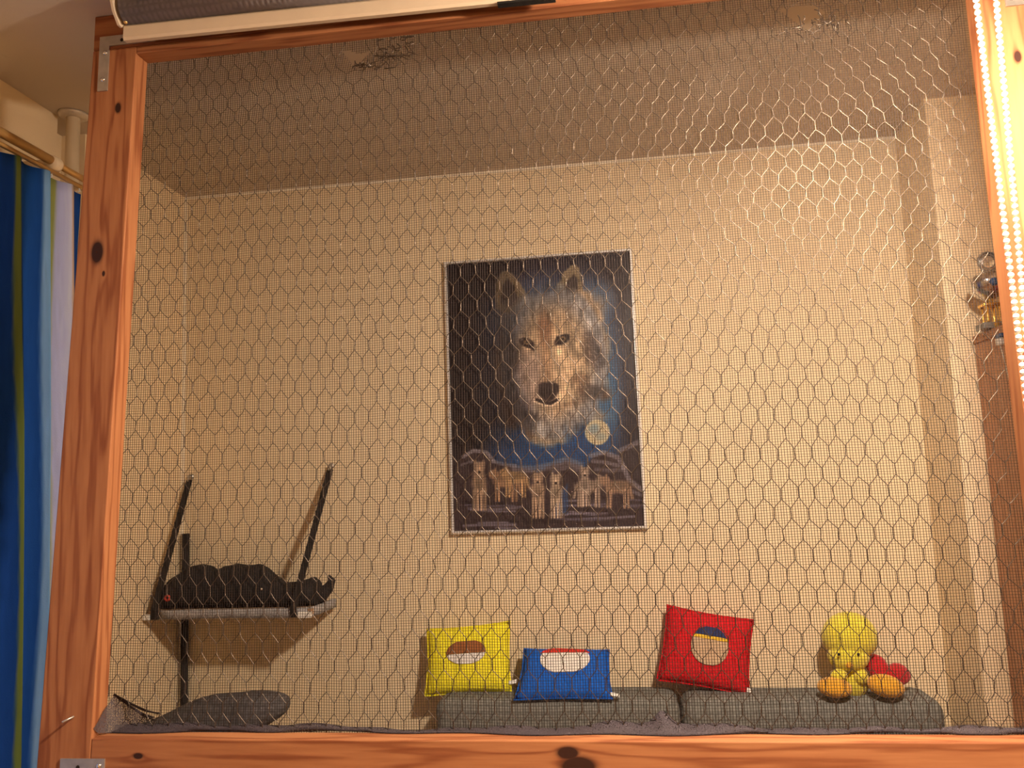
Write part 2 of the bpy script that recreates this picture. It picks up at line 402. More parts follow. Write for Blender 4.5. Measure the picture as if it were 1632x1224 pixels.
# --- hexagonal wire: twisted pairs and single diagonals
HOLES = [((-0.424, 0.742), [(-0.449, 0.7535), (-0.436, 0.7545), (-0.416, 0.7450), (-0.394, 0.7510), (-0.408, 0.7370), (-0.4235, 0.7205)]),
         ((0.323, 0.729), [(0.287, 0.7440), (0.310, 0.7475), (0.345, 0.7455), (0.357, 0.7310), (0.335, 0.7030), (0.325, 0.7040)])]
def inpoly(x, z, poly):
    ins = np.zeros(np.shape(x), bool); n = len(poly); j = n-1
    for i in range(n):
        xi, zi = poly[i]; xj, zj = poly[j]
        c = ((zi > z) != (zj > z)) & (x < (xj-xi)*(z-zi)/(zj-zi+1e-12)+xi)
        ins ^= c; j = i
    return ins
def warp(x, z):
    dx = 0.0022*np.sin(7.1*x+3.0*z+0.4) + 0.0015*np.sin(17*x-11*z) + 0.001*np.sin(31*x+9*z+1)
    dz = 0.0022*np.sin(5.3*x-6*z+1.0) + 0.0014*np.sin(19*x+13*z)
    return dx, dz
def fpn(x, z, d): return np.stack([x, FY+d+z*LEAN, z+H], axis=-1) - np.array(FO)
DW = TH+0.0022
p = 0.0254
rows = [-0.392]
while rows[-1] < 0.80:
    f_ = (rows[-1]+0.39)/1.18
    rows.append(rows[-1] + 0.0306*(1-f_)+0.0268*f_)
rows = np.array(rows)
rp_ = np.gradient(rows)
ncol = 58
X0 = -0.2576 - p*26
jit = rng.normal(0, 0.0007, (len(rows), ncol+2, 2))
def node(k, i):
    if i < 0 or i >= ncol+2 or k >= len(rows): return None
    x = X0 + p*i + (p/2 if k % 2 else 0.0); z = rows[k]
    dx, dz = warp(x, z)
    for (hx, hz), _ in HOLES:                 # wire pushed aside round the cuts
        ddx, ddz = x-hx, z-hz; dd = math.hypot(ddx, ddz)
        push = 0.016*math.exp(-(dd/0.035)**2)
        dx += push*ddx/(dd+1e-3); dz += push*ddz/(dd+1e-3)
    return x+dx+jit[k, i, 0], z+dz+jit[k, i, 1]
k0 = int(np.argmin(np.abs(rows+0.2114)))
if k0 % 2: X0 -= p/2
twV, dgP, dgR = [], [], []
def ok(x, z):
    if not (xl_in(z)-0.008 < x < xr_in(z)+0.008 and ZB-0.006 < z < ZT+0.006): return False
    for (hx, hz), poly in HOLES:
        if math.hypot(x-hx, z-hz) < 0.021: return False
    return True
segs = 6
tt = np.linspace(0, 1, segs+1)
for k in range(len(rows)):
    for i in range(ncol):
        n0 = node(k, i)
        x, z = n0
        tl = 0.245*rp_[k]
        if ok(x, z):
            ph = rng.uniform(0, 6.28)
            tilt = rng.normal(0, 0.0005)
            for s in (0, 1):
                ang = ph + s*math.pi + tt*2.2*2*math.pi
                twV.append(np.stack([x + tilt*(tt-.5)*2 + 0.00055*np.cos(ang), z-tl+2*tl*tt, DW + 0.00055*np.sin(ang)], axis=1))
        for sgn in (0, 1):
            j = (i + sgn) if k % 2 else (i - 1 + sgn)
            n1 = node(k+1, j)
            if n1 is None: continue
            xm, zm = (x+n1[0])/2, (z+n1[1])/2
            if not (ok(xm, zm) and (ok(x, z) or ok(*n1))): continue
            za, zb_ = z+tl, n1[1]-0.245*rp_[min(k+1, len(rows)-1)]
            bow = rng.normal(0, 0.0005)
            (dgR if sgn else dgP).append(np.array([[x, za, DW], [xm+bow, (za+zb_)/2+rng.normal(0, .0004), DW+0.0004*(1 if sgn else -1)], [n1[0], zb_, DW]]))
def xzd(A): A = np.array(A); return fpn(A[..., 0], A[..., 1], A[..., 2])
V1, Q1 = strands(xzd(twV), 0.00058, (1, 0, 0), (0, 1, 0))
V2, Q2 = strands(xzd(dgP), 0.00057, (0.7, 0, 0.7), (0, 1, 0))
V3, Q3 = strands(xzd(dgR), 0.00057, (0.7, 0, -0.7), (0, 1, 0))
me = quads_mesh('wire_mesh', np.concatenate([V1, V2, V3]), np.concatenate([Q1, Q2+len(V1), Q3+len(V1)+len(V2)]))
wire = link('wire_mesh', me, 'wire', frame, FO, True); wire['kind'] = 'stuff'
# crumpled wire ends round the two cuts
def scribble(x, z, n, sp, r=0.0009):
    m_ = MB()
    for _ in range(n):
        q = [(x+random.gauss(0, sp), z+random.gauss(0, sp*0.35))]
        an = random.uniform(-0.6, 0.9)
        for _ in range(5):
            an += random.gauss(0, 0.7); q.append((q[-1][0]+0.006*math.cos(an), q[-1][1]+0.005*math.sin(an)))
        m_.tube([fp(a_, min(c_, ZT-0.002), TH+0.003+random.uniform(-0.001, 0.003)) for a_, c_ in q], r, 5)
    o = m_.build('wire_ends', 'wire', frame, True); o['kind'] = 'stuff'
scribble(-0.400, 0.714, 9, 0.014); scribble(-0.365, 0.735, 12, 0.018); scribble(-0.355, 0.760, 8, 0.018)
scribble(0.325, 0.700, 10, 0.016); scribble(0.365, 0.708, 9, 0.016)

# --- fine net: every thread a strand
NP = 0.0040; DN = TH+0.0062
def net_warp(x, z):
    dx = 0.0016*np.sin(6.3*x+4*z) + 0.0012*np.sin(13*x-8*z+2)
    # loose folds top left
    g = np.exp(-((x+0.52)/0.16)**2-((z-0.70)/0.05)**2)
    dx = dx + 0.006*g*np.sin(55*z+6*x)
    # one crease low on the right where the threads step sideways
    s = 1/(1+np.exp(-(x-0.36)/0.03))
    dx = dx + s*0.0022*np.tanh((z+0.3185)/0.0018)
    dz = 0.0016*np.sin(5*x+3*z) + 0.001*np.sin(23*x+2)
    bulge = 0.0016*np.sin(9*x+2*z)*np.sin(6*z-1)
    return dx, dz, bulge
nx = int(1.40/NP); nz_ = int((ZT-ZB+0.012)/NP)
xs = -0.835 + NP*np.arange(nx+1) + rng.normal(0, 0.00018, nx+1)
zs = ZB-0.006 + NP*np.arange(nz_+1) + rng.normal(0, 0.00018, nz_+1)
def cut(x, z):
    bad = np.zeros(np.shape(x), bool)
    for _, poly in HOLES: bad |= inpoly(x, z, poly)
    return bad
zz = np.concatenate([np.linspace(ZB-0.006, -0.332, 4)[:-1], np.linspace(-0.332, -0.306, 9)[:-1], np.linspace(-0.306, 0.69, 44)[:-1], np.linspace(0.69, ZT+0.004, 28)])
Xg, Zg = np.meshgrid(xs, zz, indexing='ij')
dx, dz, bu = net_warp(Xg, Zg)
Pv = fpn(Xg+dx, Zg, DN+bu)
mv = ~cut((Xg[:, :-1]+Xg[:, 1:])/2, (Zg[:, :-1]+Zg[:, 1:])/2)
Va, Qa = strands(Pv, 0.00041, (1, 0, 0), (0, 1, 0), mv)
xx = np.concatenate([np.linspace(-0.838, -0.455, 18)[:-1], np.linspace(-0.455, -0.388, 18)[:-1], np.linspace(-0.388, 0.28, 26)[:-1], np.linspace(0.28, 0.362, 20)[:-1], np.linspace(0.362, 0.568, 10)])
Zh, Xh = np.meshgrid(zs, xx, indexing='ij')
dx, dz, bu = net_warp(Xh, Zh)
Ph = fpn(Xh, Zh+dz, DN+bu+0.0004)
mh = ~cut((Xh[:, :-1]+Xh[:, 1:])/2, (Zh[:, :-1]+Zh[:, 1:])/2)
Vb, Qb = strands(Ph, 0.00026, (0, 0, 1), (0, 1, 0), mh)
me = quads_mesh('fine_net', np.concatenate([Va, Vb]), np.concatenate([Qa, Qb+len(Va)]))
net = link('fine_net', me, 'thread', frame, FO); net['kind'] = 'stuff'

# --- bunched edge of the net lying along the bottom rail
def hem_top(x):
    h = 0.0075 + 0.003*math.sin(9*x+1) + 0.0025*math.sin(23*x) + 0.0015*math.sin(61*x)
    h += 0.010*math.exp(-((x+0.035)/0.030)**2) + 0.017*math.exp(-((x-0.036)/0.013)**2)
    h += 0.008*math.exp(-((x-0.47)/0.05)**2)
    return h
m_ = MB(); n_ = 220
rings_ = []
for k in range(n_+1):
    x = xl_in(ZB)+0.012 + (xr_in(ZB)-0.002-xl_in(ZB)-0.012)*k/n_
    h = hem_top(x); fw = 0.007 + 0.006*math.sin(7*x+2) + 0.004*math.sin(31*x)
    rings_.append([fp(x, ZB+0.0006, TH+0.012), fp(x, ZB+h*0.6, TH+0.010), fp(x, ZB+h, TH+0.006), fp(x, ZB+h*0.45, TH-0.003), fp(x, ZB+0.003, TH-fw*0.7), fp(x, ZB+0.0008, TH-fw)])
m_.rings(rings_, cap=False)
hem = m_.build('net_hem', 'gauze', frame, True); hem['label'] = 'crumpled purple-grey edge of the netting'
# net pulled up over the lower left corner
c0 = fp(xl_in(-0.31)+0.007, -0.312, TH+0.004)
m_ = MB(); rows_ = []
fa = [fp(xl_in(-0.352)+0.001, -0.352, 0.001), fp(xl_in(-0.358)+0.003, -0.3615, 0.012), fp(xl_in(-0.36)+0.014, -0.3650, 0.028), fp(-0.800, -0.3645, TH+0.004), fp(-0.780, -0.362, TH+0.006), fp(-0.756, -0.3475, TH+0.006)]
for s in np.linspace(0, 1, 9):
    rows_.append([c0.lerp(q, s) + Vector((0, 0.0015*math.sin(9*s+i), 0.003*math.sin(6*s+2*i)*s*(1-s))) for i, q in enumerate(fa)])
o = len(m_.v)
for r_ in rows_: m_.v += [tuple(q) for q in r_]
for i in range(8):
    for j in range(5): m_.f.append((i*6+j, i*6+j+1, (i+1)*6+j+1, (i+1)*6+j))
cn = m_.build('net_corner', 'gauze_thin', frame, True); cn['label'] = 'bunched dark netting pulled over the corner'
m_ = MB()
for k in range(7):
    q0 = c0 + Vector((random.gauss(0, .001), 0, random.gauss(0, .0012)))
    q3 = fp(-0.752+random.gauss(0, .004), -0.345+random.gauss(0, .004), TH+0.006)
    m_.tube([q0, q0.lerp(q3, .35)+Vector((0, 0, -0.003)), q0.lerp(q3, .7)+Vector((0, 0, -0.004)), q3], 0.0010, 5)
o = m_.build('net_fold', 'thread', frame, True); o['kind'] = 'stuff'

# ------------------------------------------------------------------ roller blind above the screen
BX0, BX1 = -0.800, -0.069
t = thing('roller_blind', tuple(fp(-0.43, 0.80, -0.05)), 'rolled-up grey roller blind with cream bottom bar along the top of the frame', 'blind')
def bz(x): return 0.7945 - 0.010*(x-BX0)/(BX1-BX0)
RYc = -0.046
roll_r = 0.0255
def bp_(x, z, d): return fp(x, z, d)
MB().tube([bp_(BX0+0.004, bz(BX0)+0.0245, RYc), bp_((BX0+BX1)/2, bz(-0.43)+0.0245, RYc), bp_(BX1-0.004, bz(BX1)+0.0245, RYc)], roll_r, 28).build('fabric_roll', 'blind_fabric', t, True)
m_ = MB()
prof = [(-0.0085, -0.0150), (-0.0105, -0.0100), (-0.0105, 0.0100), (-0.0075, 0.0140), (0.0005, 0.0140), (0.0015, -0.0140)]
m_.rings([[bp_(x, bz(x)-0.0150+b*0.98, RYc+0.010+a) for a, b in prof] for x in (BX0, BX0+0.003, -0.43, BX1-0.003, BX1)])
bar = m_.build('bottom_bar', 'blind_bar', t)
e0 = bp_(BX1-0.045, bz(BX1)-0.0302, RYc+0.003); 
m_ = MB(); m_.hexa([bp_(x, bz(x)-0.0300+dz_, RYc+dd) for dz_ in (-0.003, 0.0005) for dd in (-0.0015, 0.011) for x in (BX1-0.092, BX1)])
m_.build('end_cap', 'bead_black', bar)
m_ = MB()
sh = [(-0.032, 0.0265), (-0.032, 0.004), (-0.024, -0.014), (-0.008, -0.031), (0.0, -0.031), (0.020, -0.004), (0.0449, 0.006), (0.0449, 0.0265)]
m_.rings([[bp_(x, bz(BX0)+0.0245+b, RYc+a) for a, b in sh] for x in (BX0-0.0065, BX0-0.0025)])
brk = m_.build('bracket', 'blind_bar', t)
MB().lathe([(0.0045, 0), (0.0045, 0.002), (0.0003, 0.002)], bp_(BX0-0.0072, bz(BX0)-0.006, RYc+0.016), (-1, 0, 0), 12).build('bolt', 'dark_hole', brk)
MB().ball(bp_(BX0+0.006, bz(BX0)+0.0005, RYc-0.004), 0.0035).build('lock_pin', 'brass', brk, True)
m_ = MB()
m_.rings([[bp_(x, bz(BX1)+0.0245+b, RYc+a) for a, b in sh] for x in (BX1+0.0015, BX1+0.0055)])
m_.build('bracket', 'blind_bar', t)

# ------------------------------------------------------------------ bead chain
YB = 1.10
cA0, cA1 = on_y(1556, 4, YB), on_y(1629, 580, YB)
cB0, cB1 = on_y(1588, 4, YB), on_y(1622, 380, YB)
t = thing('bead_chain', (cA0.x, YB, CEIL), 'looped white bead chain hanging beside the right post', 'bead chain')
top = CEIL-0.02
def on_line(p0, p1, z): return p0 + (p1-p0)*((z-p0.z)/(p1.z-p0.z))
ZL = H-0.35
pa = [on_line(cA0, cA1, z) for z in np.linspace(top, ZL, 40)]
pb = [on_line(cB0, cB1, z) for z in np.linspace(top, ZL, 40)]
ea, eb = pa[-1], pb[-1]
bot = [((ea+eb)/2) + Vector((math.cos(a)*(ea.x-eb.x)/2, 0, -math.sin(a)*0.02)) for a in np.linspace(0, math.pi, 9)[1:-1]]
path = pa + bot + pb[::-1]
cord = MB().tube(path, 0.0009, 6).build('cord', 'cord', t, True)
cl_ = MB(); cl_.box(cA0.x-0.02, cB0.x+0.02, YB-0.02, YB+0.02, CEIL-0.045, CEIL-0.0005)
cl_.build('clutch', 'white_plastic', t, bevel=0.006)
bm_ = MB().ball((0, 0, 0), 0.0039, n=12, k=9)
bead_me = bpy.data.meshes.new('bead'); bead_me.from_pydata(bm_.v, [], bm_.f); bead_me.update()
bead_me.polygons.foreach_set('use_smooth', [True]*len(bead_me.polygons)); bead_me.materials.append(M['bead'])
BP = 0.0089
def beads(poly):
    acc = 0.0
    for a, b in zip(poly[:-1], poly[1:]):
        L = (b-a).length
        while acc < L:
            q = a.lerp(b, acc/L)
            if H+0.05 < q.z < top-0.02:
                o = bpy.data.objects.new('bead', bead_me); col.objects.link(o); o.parent = cord; o.location = q-Vector(OFF[t.name])
            acc += BP
        acc -= L
beads(pa); beads(pb)

# ------------------------------------------------------------------ wolf picture
PX0, PX1, PZ0, PZ1 = -0.4545, 0.0500, H-0.128, H+0.5985
PYb, PYf = WALL_Y-0.001, WALL_Y-0.022
t = thing('wolf_picture', ((PX0+PX1)/2, WALL_Y, PZ0), 'framed picture of a grey wolf head with moon and small wolves below', 'picture')
fwid = 0.0085
def frame_bar(pts):
    m_ = MB(); prof = [(0, 0), (0, 0.012), (0.004, 0.019), (fwid-0.001, 0.019), (fwid, 0.012), (fwid, 0)]
    (ax, az), (bx, bz_), (nx_, nz2), (mx, mz) = pts            # start, end, inward normal, direction (mitred ends)
    m_.rings([[Vector((x_+nx_*u+sg*mx*u, PYb-v, z_+nz2*u+sg*mz*u)) for u, v in prof] for x_, z_, sg in ((ax, az, 1), (bx, bz_, -1))])
    return m_.build('frame_rail', 'frame_silver', t)
frame_bar(((PX0, PZ0), (PX1, PZ0), (0, 1), (1, 0)))
frame_bar(((PX0, PZ1), (PX1, PZ1), (0, -1), (1, 0)))
frame_bar(((PX0, PZ0), (PX0, PZ1), (1, 0), (0, 1)))
frame_bar(((PX1, PZ0), (PX1, PZ1), (-1, 0), (0, 1)))
# the print: colours laid on a fine grid, flat
QX0, QX1, QZ0, QZ1 = PX0+fwid-0.001, PX1-fwid+0.001, PZ0+fwid-0.001, PZ1-fwid+0.001
PYp = PYb-0.010
NU, NV = 230, 330
U, Vv = np.meshgrid((np.arange(NU)+.5)/NU, (np.arange(NV)+.5)/NV)
def uvp(x, y):
    q = on_y(x, y, PYp); return (q.x-QX0)/(QX1-QX0), (QZ1-q.z)/(QZ1-QZ0)
ASP = (QZ1-QZ0)/(QX1-QX0)
def noise2(fu, fv, seed, octv=3):
    r = np.random.default_rng(seed); out = np.zeros_like(U); amp = 1.0; tot = 0
    for o_ in range(octv):
        gu, gv = int(fu*2**o_)+2, int(fv*2**o_)+2
        g = r.random((gv+1, gu+1)); x = U*(gu-1); y = Vv*(gv-1)
        xi, yi = x.astype(int), y.astype(int); xf, yf = x-xi, y-yi
        xf = xf*xf*(3-2*xf); yf = yf*yf*(3-2*yf)
        v = (g[yi, xi]*(1-xf)+g[yi, xi+1]*xf)*(1-yf) + (g[yi+1, xi]*(1-xf)+g[yi+1, xi+1]*xf)*yf
        out += amp*v; tot += amp; amp *= 0.55
    return out/tot
fur = noise2(46, 26, 3, 3); fur2 = noise2(26, 46, 5, 3); blot = noise2(7, 9, 8, 3); ragged = noise2(30, 40, 9, 2)-0.5
img = np.zeros((NV, NU, 3)); img[:] = (31, 23, 26)
def lay(a, c):
    global img
    a = np.clip(a, 0, 1)[..., None]; img = img*(1-a) + np.array(c)*a
def ss(x, a, b):
    t_ = np.clip((x-a)/(b-a), 0, 1); return t_*t_*(3-2*t_)
def ell(x, y, rx, ry, c, soft=0.5, ang=0.0, op=1.0, rag=0.0):
    cu, cv = uvp(x, y); sx = 309.0; sy = 440.0   # photograph pixels per unit
    du, dv = (U-cu)*sx, (Vv-cv)*sy
    ca, sa = math.cos(ang), math.sin(ang)
    d = np.sqrt(((du*ca+dv*sa)/rx)**2 + ((-du*sa+dv*ca)/ry)**2) + rag*ragged
    lay(op*(1-ss(d, 1-soft, 1+soft)), c)
def poly(pts, c, op=1.0, rag=0.0, blur=1):
    q = [uvp(*p_) for p_ in pts]
    a = inpoly(U+rag*ragged*0.03, Vv+rag*ragged*0.02, q).astype(float)
    for _ in range(blur):
        a = (a + np.roll(a, 1, 0) + np.roll(a, -1, 0) + np.roll(a, 1, 1) + np.roll(a, -1, 1))/5
    lay(op*a, c)
def stroke(pts, w, c, op=1.0):
    q = np.array([uvp(*p_) for p_ in pts])*np.array([309.0, 440.0]); best = np.full(U.shape, 1e9)
    x, y = U*309, Vv*440
    for (ax, ay), (bx, by) in zip(q[:-1], q[1:]):
        t_ = np.clip(((x-ax)*(bx-ax)+(y-ay)*(by-ay))/((bx-ax)**2+(by-ay)**2+1e-9), 0, 1)
        best = np.minimum(best, np.hypot(x-ax-t_*(bx-ax), y-ay-t_*(by-ay)))
    lay(op*(1-ss(best, w*0.6, w*1.3)), c)
# night sky and blue glow
ell(890, 590, 110, 165, (38, 40, 54), 0.5); ell(790, 600, 34, 90, (34, 38, 50), 0.6, op=.6)
ell(945, 590, 44, 140, (58, 84, 104), 0.4); ell(970, 640, 16, 60, (62, 100, 122), 0.6, op=.7); ell(880, 712, 100, 46, (28, 62, 96), 0.45); ell(850, 700, 56, 36, (30, 66, 100), 0.6, op=.7)
ell(870, 500, 90, 60, (66, 84, 104), 0.5, op=.8); ell(955, 480, 26, 30, (96, 112, 122), .6, op=.7)
# ears
poly([(790, 492), (789, 452), (796, 436), (806, 431), (817, 436), (831, 454), (841, 474), (836, 492), (810, 500)], (136, 116, 84), rag=.5)
poly([(799, 484), (801, 452), (809, 444), (819, 455), (826, 476), (818, 490)], (47, 36, 32), op=.9, rag=.6, blur=2)
poly([(881, 480), (888, 452), (902, 431), (915, 420), (924, 428), (929, 452), (928, 486), (905, 492)], (134, 116, 84), rag=.5)
poly([(896, 482), (902, 452), (914, 436), (921, 446), (921, 474), (912, 486)], (46, 36, 32), op=.9, rag=.6, blur=2)
# head and mane
ell(876, 545, 66, 80, (132, 114, 92), 0.16, rag=.25)
ell(886, 632, 66, 54, (150, 128, 98), 0.22, rag=.3)
ell(925, 560, 46, 92, (186, 156, 114), 0.2, rag=.3)
ell(872, 684, 36, 26, (158, 134, 98), 0.3, rag=.5)
ell(812, 590, 26, 66, (78, 62, 52), 0.35, rag=.4); ell(822, 655, 24, 32, (64, 48, 42), 0.35, ang=.5, rag=.5)
ell(815, 500, 24, 28, (92, 82, 72), .5, op=.7, rag=.4)
ell(862, 492, 40, 24, (132, 112, 84), .5, rag=.4); ell(925, 492, 36, 26, (178, 148, 108), .5, rag=.4)
# face
ell(872, 560, 42, 62, (190, 157, 113), 0.35, op=.9, rag=.2); ell(862, 600, 34, 40, (178, 148, 116), .4, op=.8)
ell(842, 600, 22, 44, (150, 128, 108), .5, op=.7); ell(890, 590, 26, 56, (222, 186, 136), .4, op=.85); ell(930, 530, 26, 40, (206, 174, 128), .5, op=.7, rag=.4)
poly([(857, 510), (882, 510), (878, 560), (880, 608), (866, 608), (864, 560)], (150, 112, 76), op=.6, blur=8)
ell(868, 520, 10, 26, (110, 74, 50), .6, op=.6)
ell(945, 560, 15, 34, (104, 82, 62), .45, ang=-.25, rag=.4); ell(947, 625, 27, 13, (100, 78, 58), .4, ang=.2, rag=.4)
ell(925, 605, 16, 9, (128, 98, 70), .6, op=.7, rag=.4); ell(925, 640, 30, 5, (140, 108, 76), .7, op=.7, ang=-.2)
ell(930, 665, 34, 10, (196, 164, 118), .6, op=.7, rag=.4); ell(880, 668, 30, 20, (176, 142, 100), .5, op=.8, rag=.5)
ell(838, 672, 12, 26, (86, 66, 52), .5, ang=-.35, op=.8, rag=.6)
ell(842, 662, 22, 7, (58, 44, 38), .6, ang=.35, op=.8, rag=.5)
# eyes, nose, mouth
for (ex, ey, an) in ((839, 546, .45), (896, 541, -.42)):
    ell(ex, ey, 17, 9, (206, 172, 124), .5, ang=an, op=.7)
    ell(ex, ey, 14, 7.5, (38, 27, 24), .22, ang=an); ell(ex+1, ey-1, 5, 4, (150, 118, 76), .4); ell(ex+1, ey-1, 2, 2, (20, 14, 12), .4)
poly([(886, 536), (895, 534), (886, 553), (885, 555)], (44, 32, 28)); poly([(838, 549), (850, 554), (851, 560)], (44, 32, 28))
poly([(858, 612), (866, 609), (882, 609), (890, 613), (891, 624), (884, 636), (875, 641), (866, 637), (858, 626)], (47, 35, 33), blur=2)
ell(874, 615, 11, 4, (74, 60, 56), .6, op=.7)
stroke([(856, 637), (866, 641), (877, 643), (889, 637)], 2.6, (40, 28, 26)); stroke([(852, 640), (866, 646), (880, 647), (891, 639)], 1.3, (222, 192, 148), .8)
# shaded left side of the animal
ud = ss(U*309, uvp(800, 600)[0]*309, uvp(852, 600)[0]*309)
img = img*(0.66+0.34*np.maximum(ud, ss(Vv*440, uvp(830, 700)[1]*440, uvp(830, 730)[1]*440)))[..., None]
# fur grain over the animal
hm = np.clip(1-ss(np.sqrt(((U-uvp(885, 575)[0])*309/92)**2+((Vv-uvp(885, 575)[1])*440/150)**2), .85, 1.05), 0, 1)[..., None]
img = img*(1 + hm*(0.75*(fur-0.5)+0.4*(fur2-.5))[..., None])
# outer mane of the printed wolf turned greyer and bluer
dm_ = np.sqrt(((U-uvp(882, 575)[0])*309/84)**2+((Vv-uvp(882, 575)[1])*440/122)**2)
rim = (ss(dm_, .60, .92)*(1-ss(dm_, 1.0, 1.12)))[..., None]*0.50
lum = img.mean(axis=2, keepdims=True)
img = img*(1-rim) + rim*lum*np.array([0.82, 0.92, 1.0])
# loose guard hairs: fine strokes fanning out from the muzzle
for k in range(260):
    a = random.uniform(0, 2*math.pi); r0 = random.uniform(0.55, 1.0)
    x0, y0 = 884+74*r0*math.cos(a), 585+112*r0*math.sin(a)
    if abs(x0-868) < 34 and 520 < y0 < 650: continue
    l_ = random.uniform(8, 20); cdark = random.random() < 0.5 or x0 < 830
    stroke([(x0, y0), (x0+l_*0.35*math.cos(a), y0+l_*(0.45+0.4*math.sin(a)))], random.uniform(0.6, 1.1), (58, 48, 44) if cdark else (196, 176, 146), 0.36)
# moon
ell(952, 689, 20, 20, (190, 172, 128), .08); ell(946, 685, 10, 7, (112, 132, 130), .6, op=.7); ell(957, 696, 9, 6, (128, 140, 128), .6, op=.6); ell(948, 679, 6, 4, (120, 138, 132), .6, op=.6)
# rocks, snow and the pack
poly([(724, 760), (735, 728), (755, 717), (778, 720), (790, 738), (830, 746), (860, 752), (880, 740), (905, 735), (930, 745), (944, 728), (965, 720), (990, 728), (1000, 750), (1012, 765), (1036, 780), (1040, 850), (722, 860)], (50, 38, 38), rag=.5, blur=2)
poly([(985, 722), (1000, 712), (1016, 703), (1030, 706), (1034, 770), (1010, 762), (1000, 742)], (48, 38, 38), rag=.4)
for pts, w, op in (([(738, 728), (755, 718), (776, 721), (787, 735)], 3, .8), ([(735, 741), (748, 736), (770, 738)], 2, .5), ([(785, 735), (806, 741), (822, 742)], 3, .6),
                   ([(820, 747), (850, 748), (878, 742), (902, 733), (925, 742)], 6, .55), ([(880, 750), (905, 744), (920, 748)], 4, .4),
                   ([(942, 726), (962, 721), (985, 729), (995, 745)], 4, .7), ([(945, 735), (965, 737), (985, 742)], 3, .6), ([(950, 748), (975, 750), (994, 748)], 3, .45),
                   ([(994, 745), (1002, 764), (1016, 776), (1033, 786)], 4, .7), ([(1000, 780), (1015, 786), (1034, 795)], 3, .6), ([(988, 718), (1004, 711), (1018, 704), (1028, 707)], 4, .6)):
    stroke(pts, w, (128, 118, 114), op)
for k in range(30):
    y0 = 795+random.random()*52; x0 = 724+random.random()*290; l_ = 20+random.random()*80
    stroke([(x0, y0), (x0+l_*.5, y0+random.uniform(-3, 3)), (min(x0+l_, 1034), y0+random.uniform(-3, 3))], 1.2+random.random()*1.6, random.choice([(112, 102, 104), (90, 82, 88), (34, 26, 28), (40, 30, 32)]), .75)
poly([(880, 800), (905, 770), (905, 818), (885, 822)], (44, 72, 104), op=.7, blur=3)
def small_wolf(x, y, s, front=True, c=(146, 118, 88), flip=1):
    d = tuple(v*0.55 for v in c); l = tuple(min(255, v*1.25) for v in c)
    if front:
        ell(x, y, 13*s, 22*s, c, .3, rag=.4); ell(x, y-26*s, 10*s, 10*s, c, .3, rag=.3); ell(x, y-22*s, 4*s, 6*s, l, .5)
        poly([(x-10*s, y-30*s), (x-8*s, y-42*s), (x-2*s, y-34*s)], c); poly([(x+10*s, y-30*s), (x+8*s, y-42*s), (x+2*s, y-34*s)], c)
        ell(x, y-19*s, 2.5*s, 2.5*s, (36, 26, 24), .4); ell(x, y+2*s, 6*s, 12*s, d, .7, op=.5)
        for q in (-9, -3, 4, 10): stroke([(x+q*s, y+12*s), (x+q*s, y+46*s)], 2.4*s, l if q in (-3, 4) else c)
    else:
        ell(x, y, 26*s, 13*s, c, .3, rag=.4); ell(x+flip*24*s, y-12*s, 11*s, 9*s, c, .3, rag=.3); ell(x-flip*4*s, y-4*s, 16*s, 7*s, d, .7, op=.55, rag=.5)
        for q in (-20, -13, 14, 21): stroke([(x+q*s, y+6*s), (x+q*s, y+40*s)], 2.4*s, l if q in (14, -13) else c)
        poly([(x+flip*18*s, y-18*s), (x+flip*19*s, y-28*s), (x+flip*25*s, y-20*s)], c); stroke([(x-flip*24*s, y), (x-flip*29*s, y+22*s)], 3*s, c)
small_wolf(764, 770, .92); small_wolf(806, 766, .80, False, (138, 104, 72), -1); small_wolf(822, 762, .74, False, (156, 122, 80), -1)
small_wolf(857, 785, .86, True, (150, 122, 92)); small_wolf(886, 786, .84, True, (158, 134, 104)); small_wolf(938, 775, .80, False, (140, 118, 94), 1)
small_wolf(932, 772, .74, True, (146, 124, 100)); small_wolf(984, 776, .82, False, (138, 108, 80), -1)
img = np.clip(img*(0.96+0.10*(blot-0.5))[..., None], 8, 250)/255
lin = np.where(img <= 0.04045, img/12.92, ((img+0.055)/1.055)**2.4)*np.array([1.15, 1.24, 1.6])
lin = np.clip(lin, 0, 0.9)
gx = QX0 + (QX1-QX0)*np.arange(NU+1)/NU; gz = QZ1 - (QZ1-QZ0)*np.arange(NV+1)/NV
GX, GZ = np.meshgrid(gx, gz); to = np.array(OFF[t.name])
VV = np.stack([GX, np.full_like(GX, PYp), GZ], axis=-1).reshape(-1, 3)-to
b0 = (np.arange(NV)[:, None]*(NU+1)+np.arange(NU)[None, :]).ravel()
QQ = np.stack([b0, b0+NU+1, b0+NU+2, b0+1], axis=1)
me = quads_mesh('print', VV, QQ)
ca = me.color_attributes.new('Col', 'FLOAT_COLOR', 'CORNER')
cc = np.ones((NV*NU, 4, 4), dtype=np.float32); cc[:, :, :3] = lin.reshape(-1, 1, 3)
ca.data.foreach_set('color', cc.ravel())
link('print', me, 'print', t, Vector(OFF[t.name]))
MB().box(PX0+0.003, PX1-0.003, PYb-0.008, PYb-0.0005, PZ0+0.003, PZ1-0.003).build('backing', 'board', t)

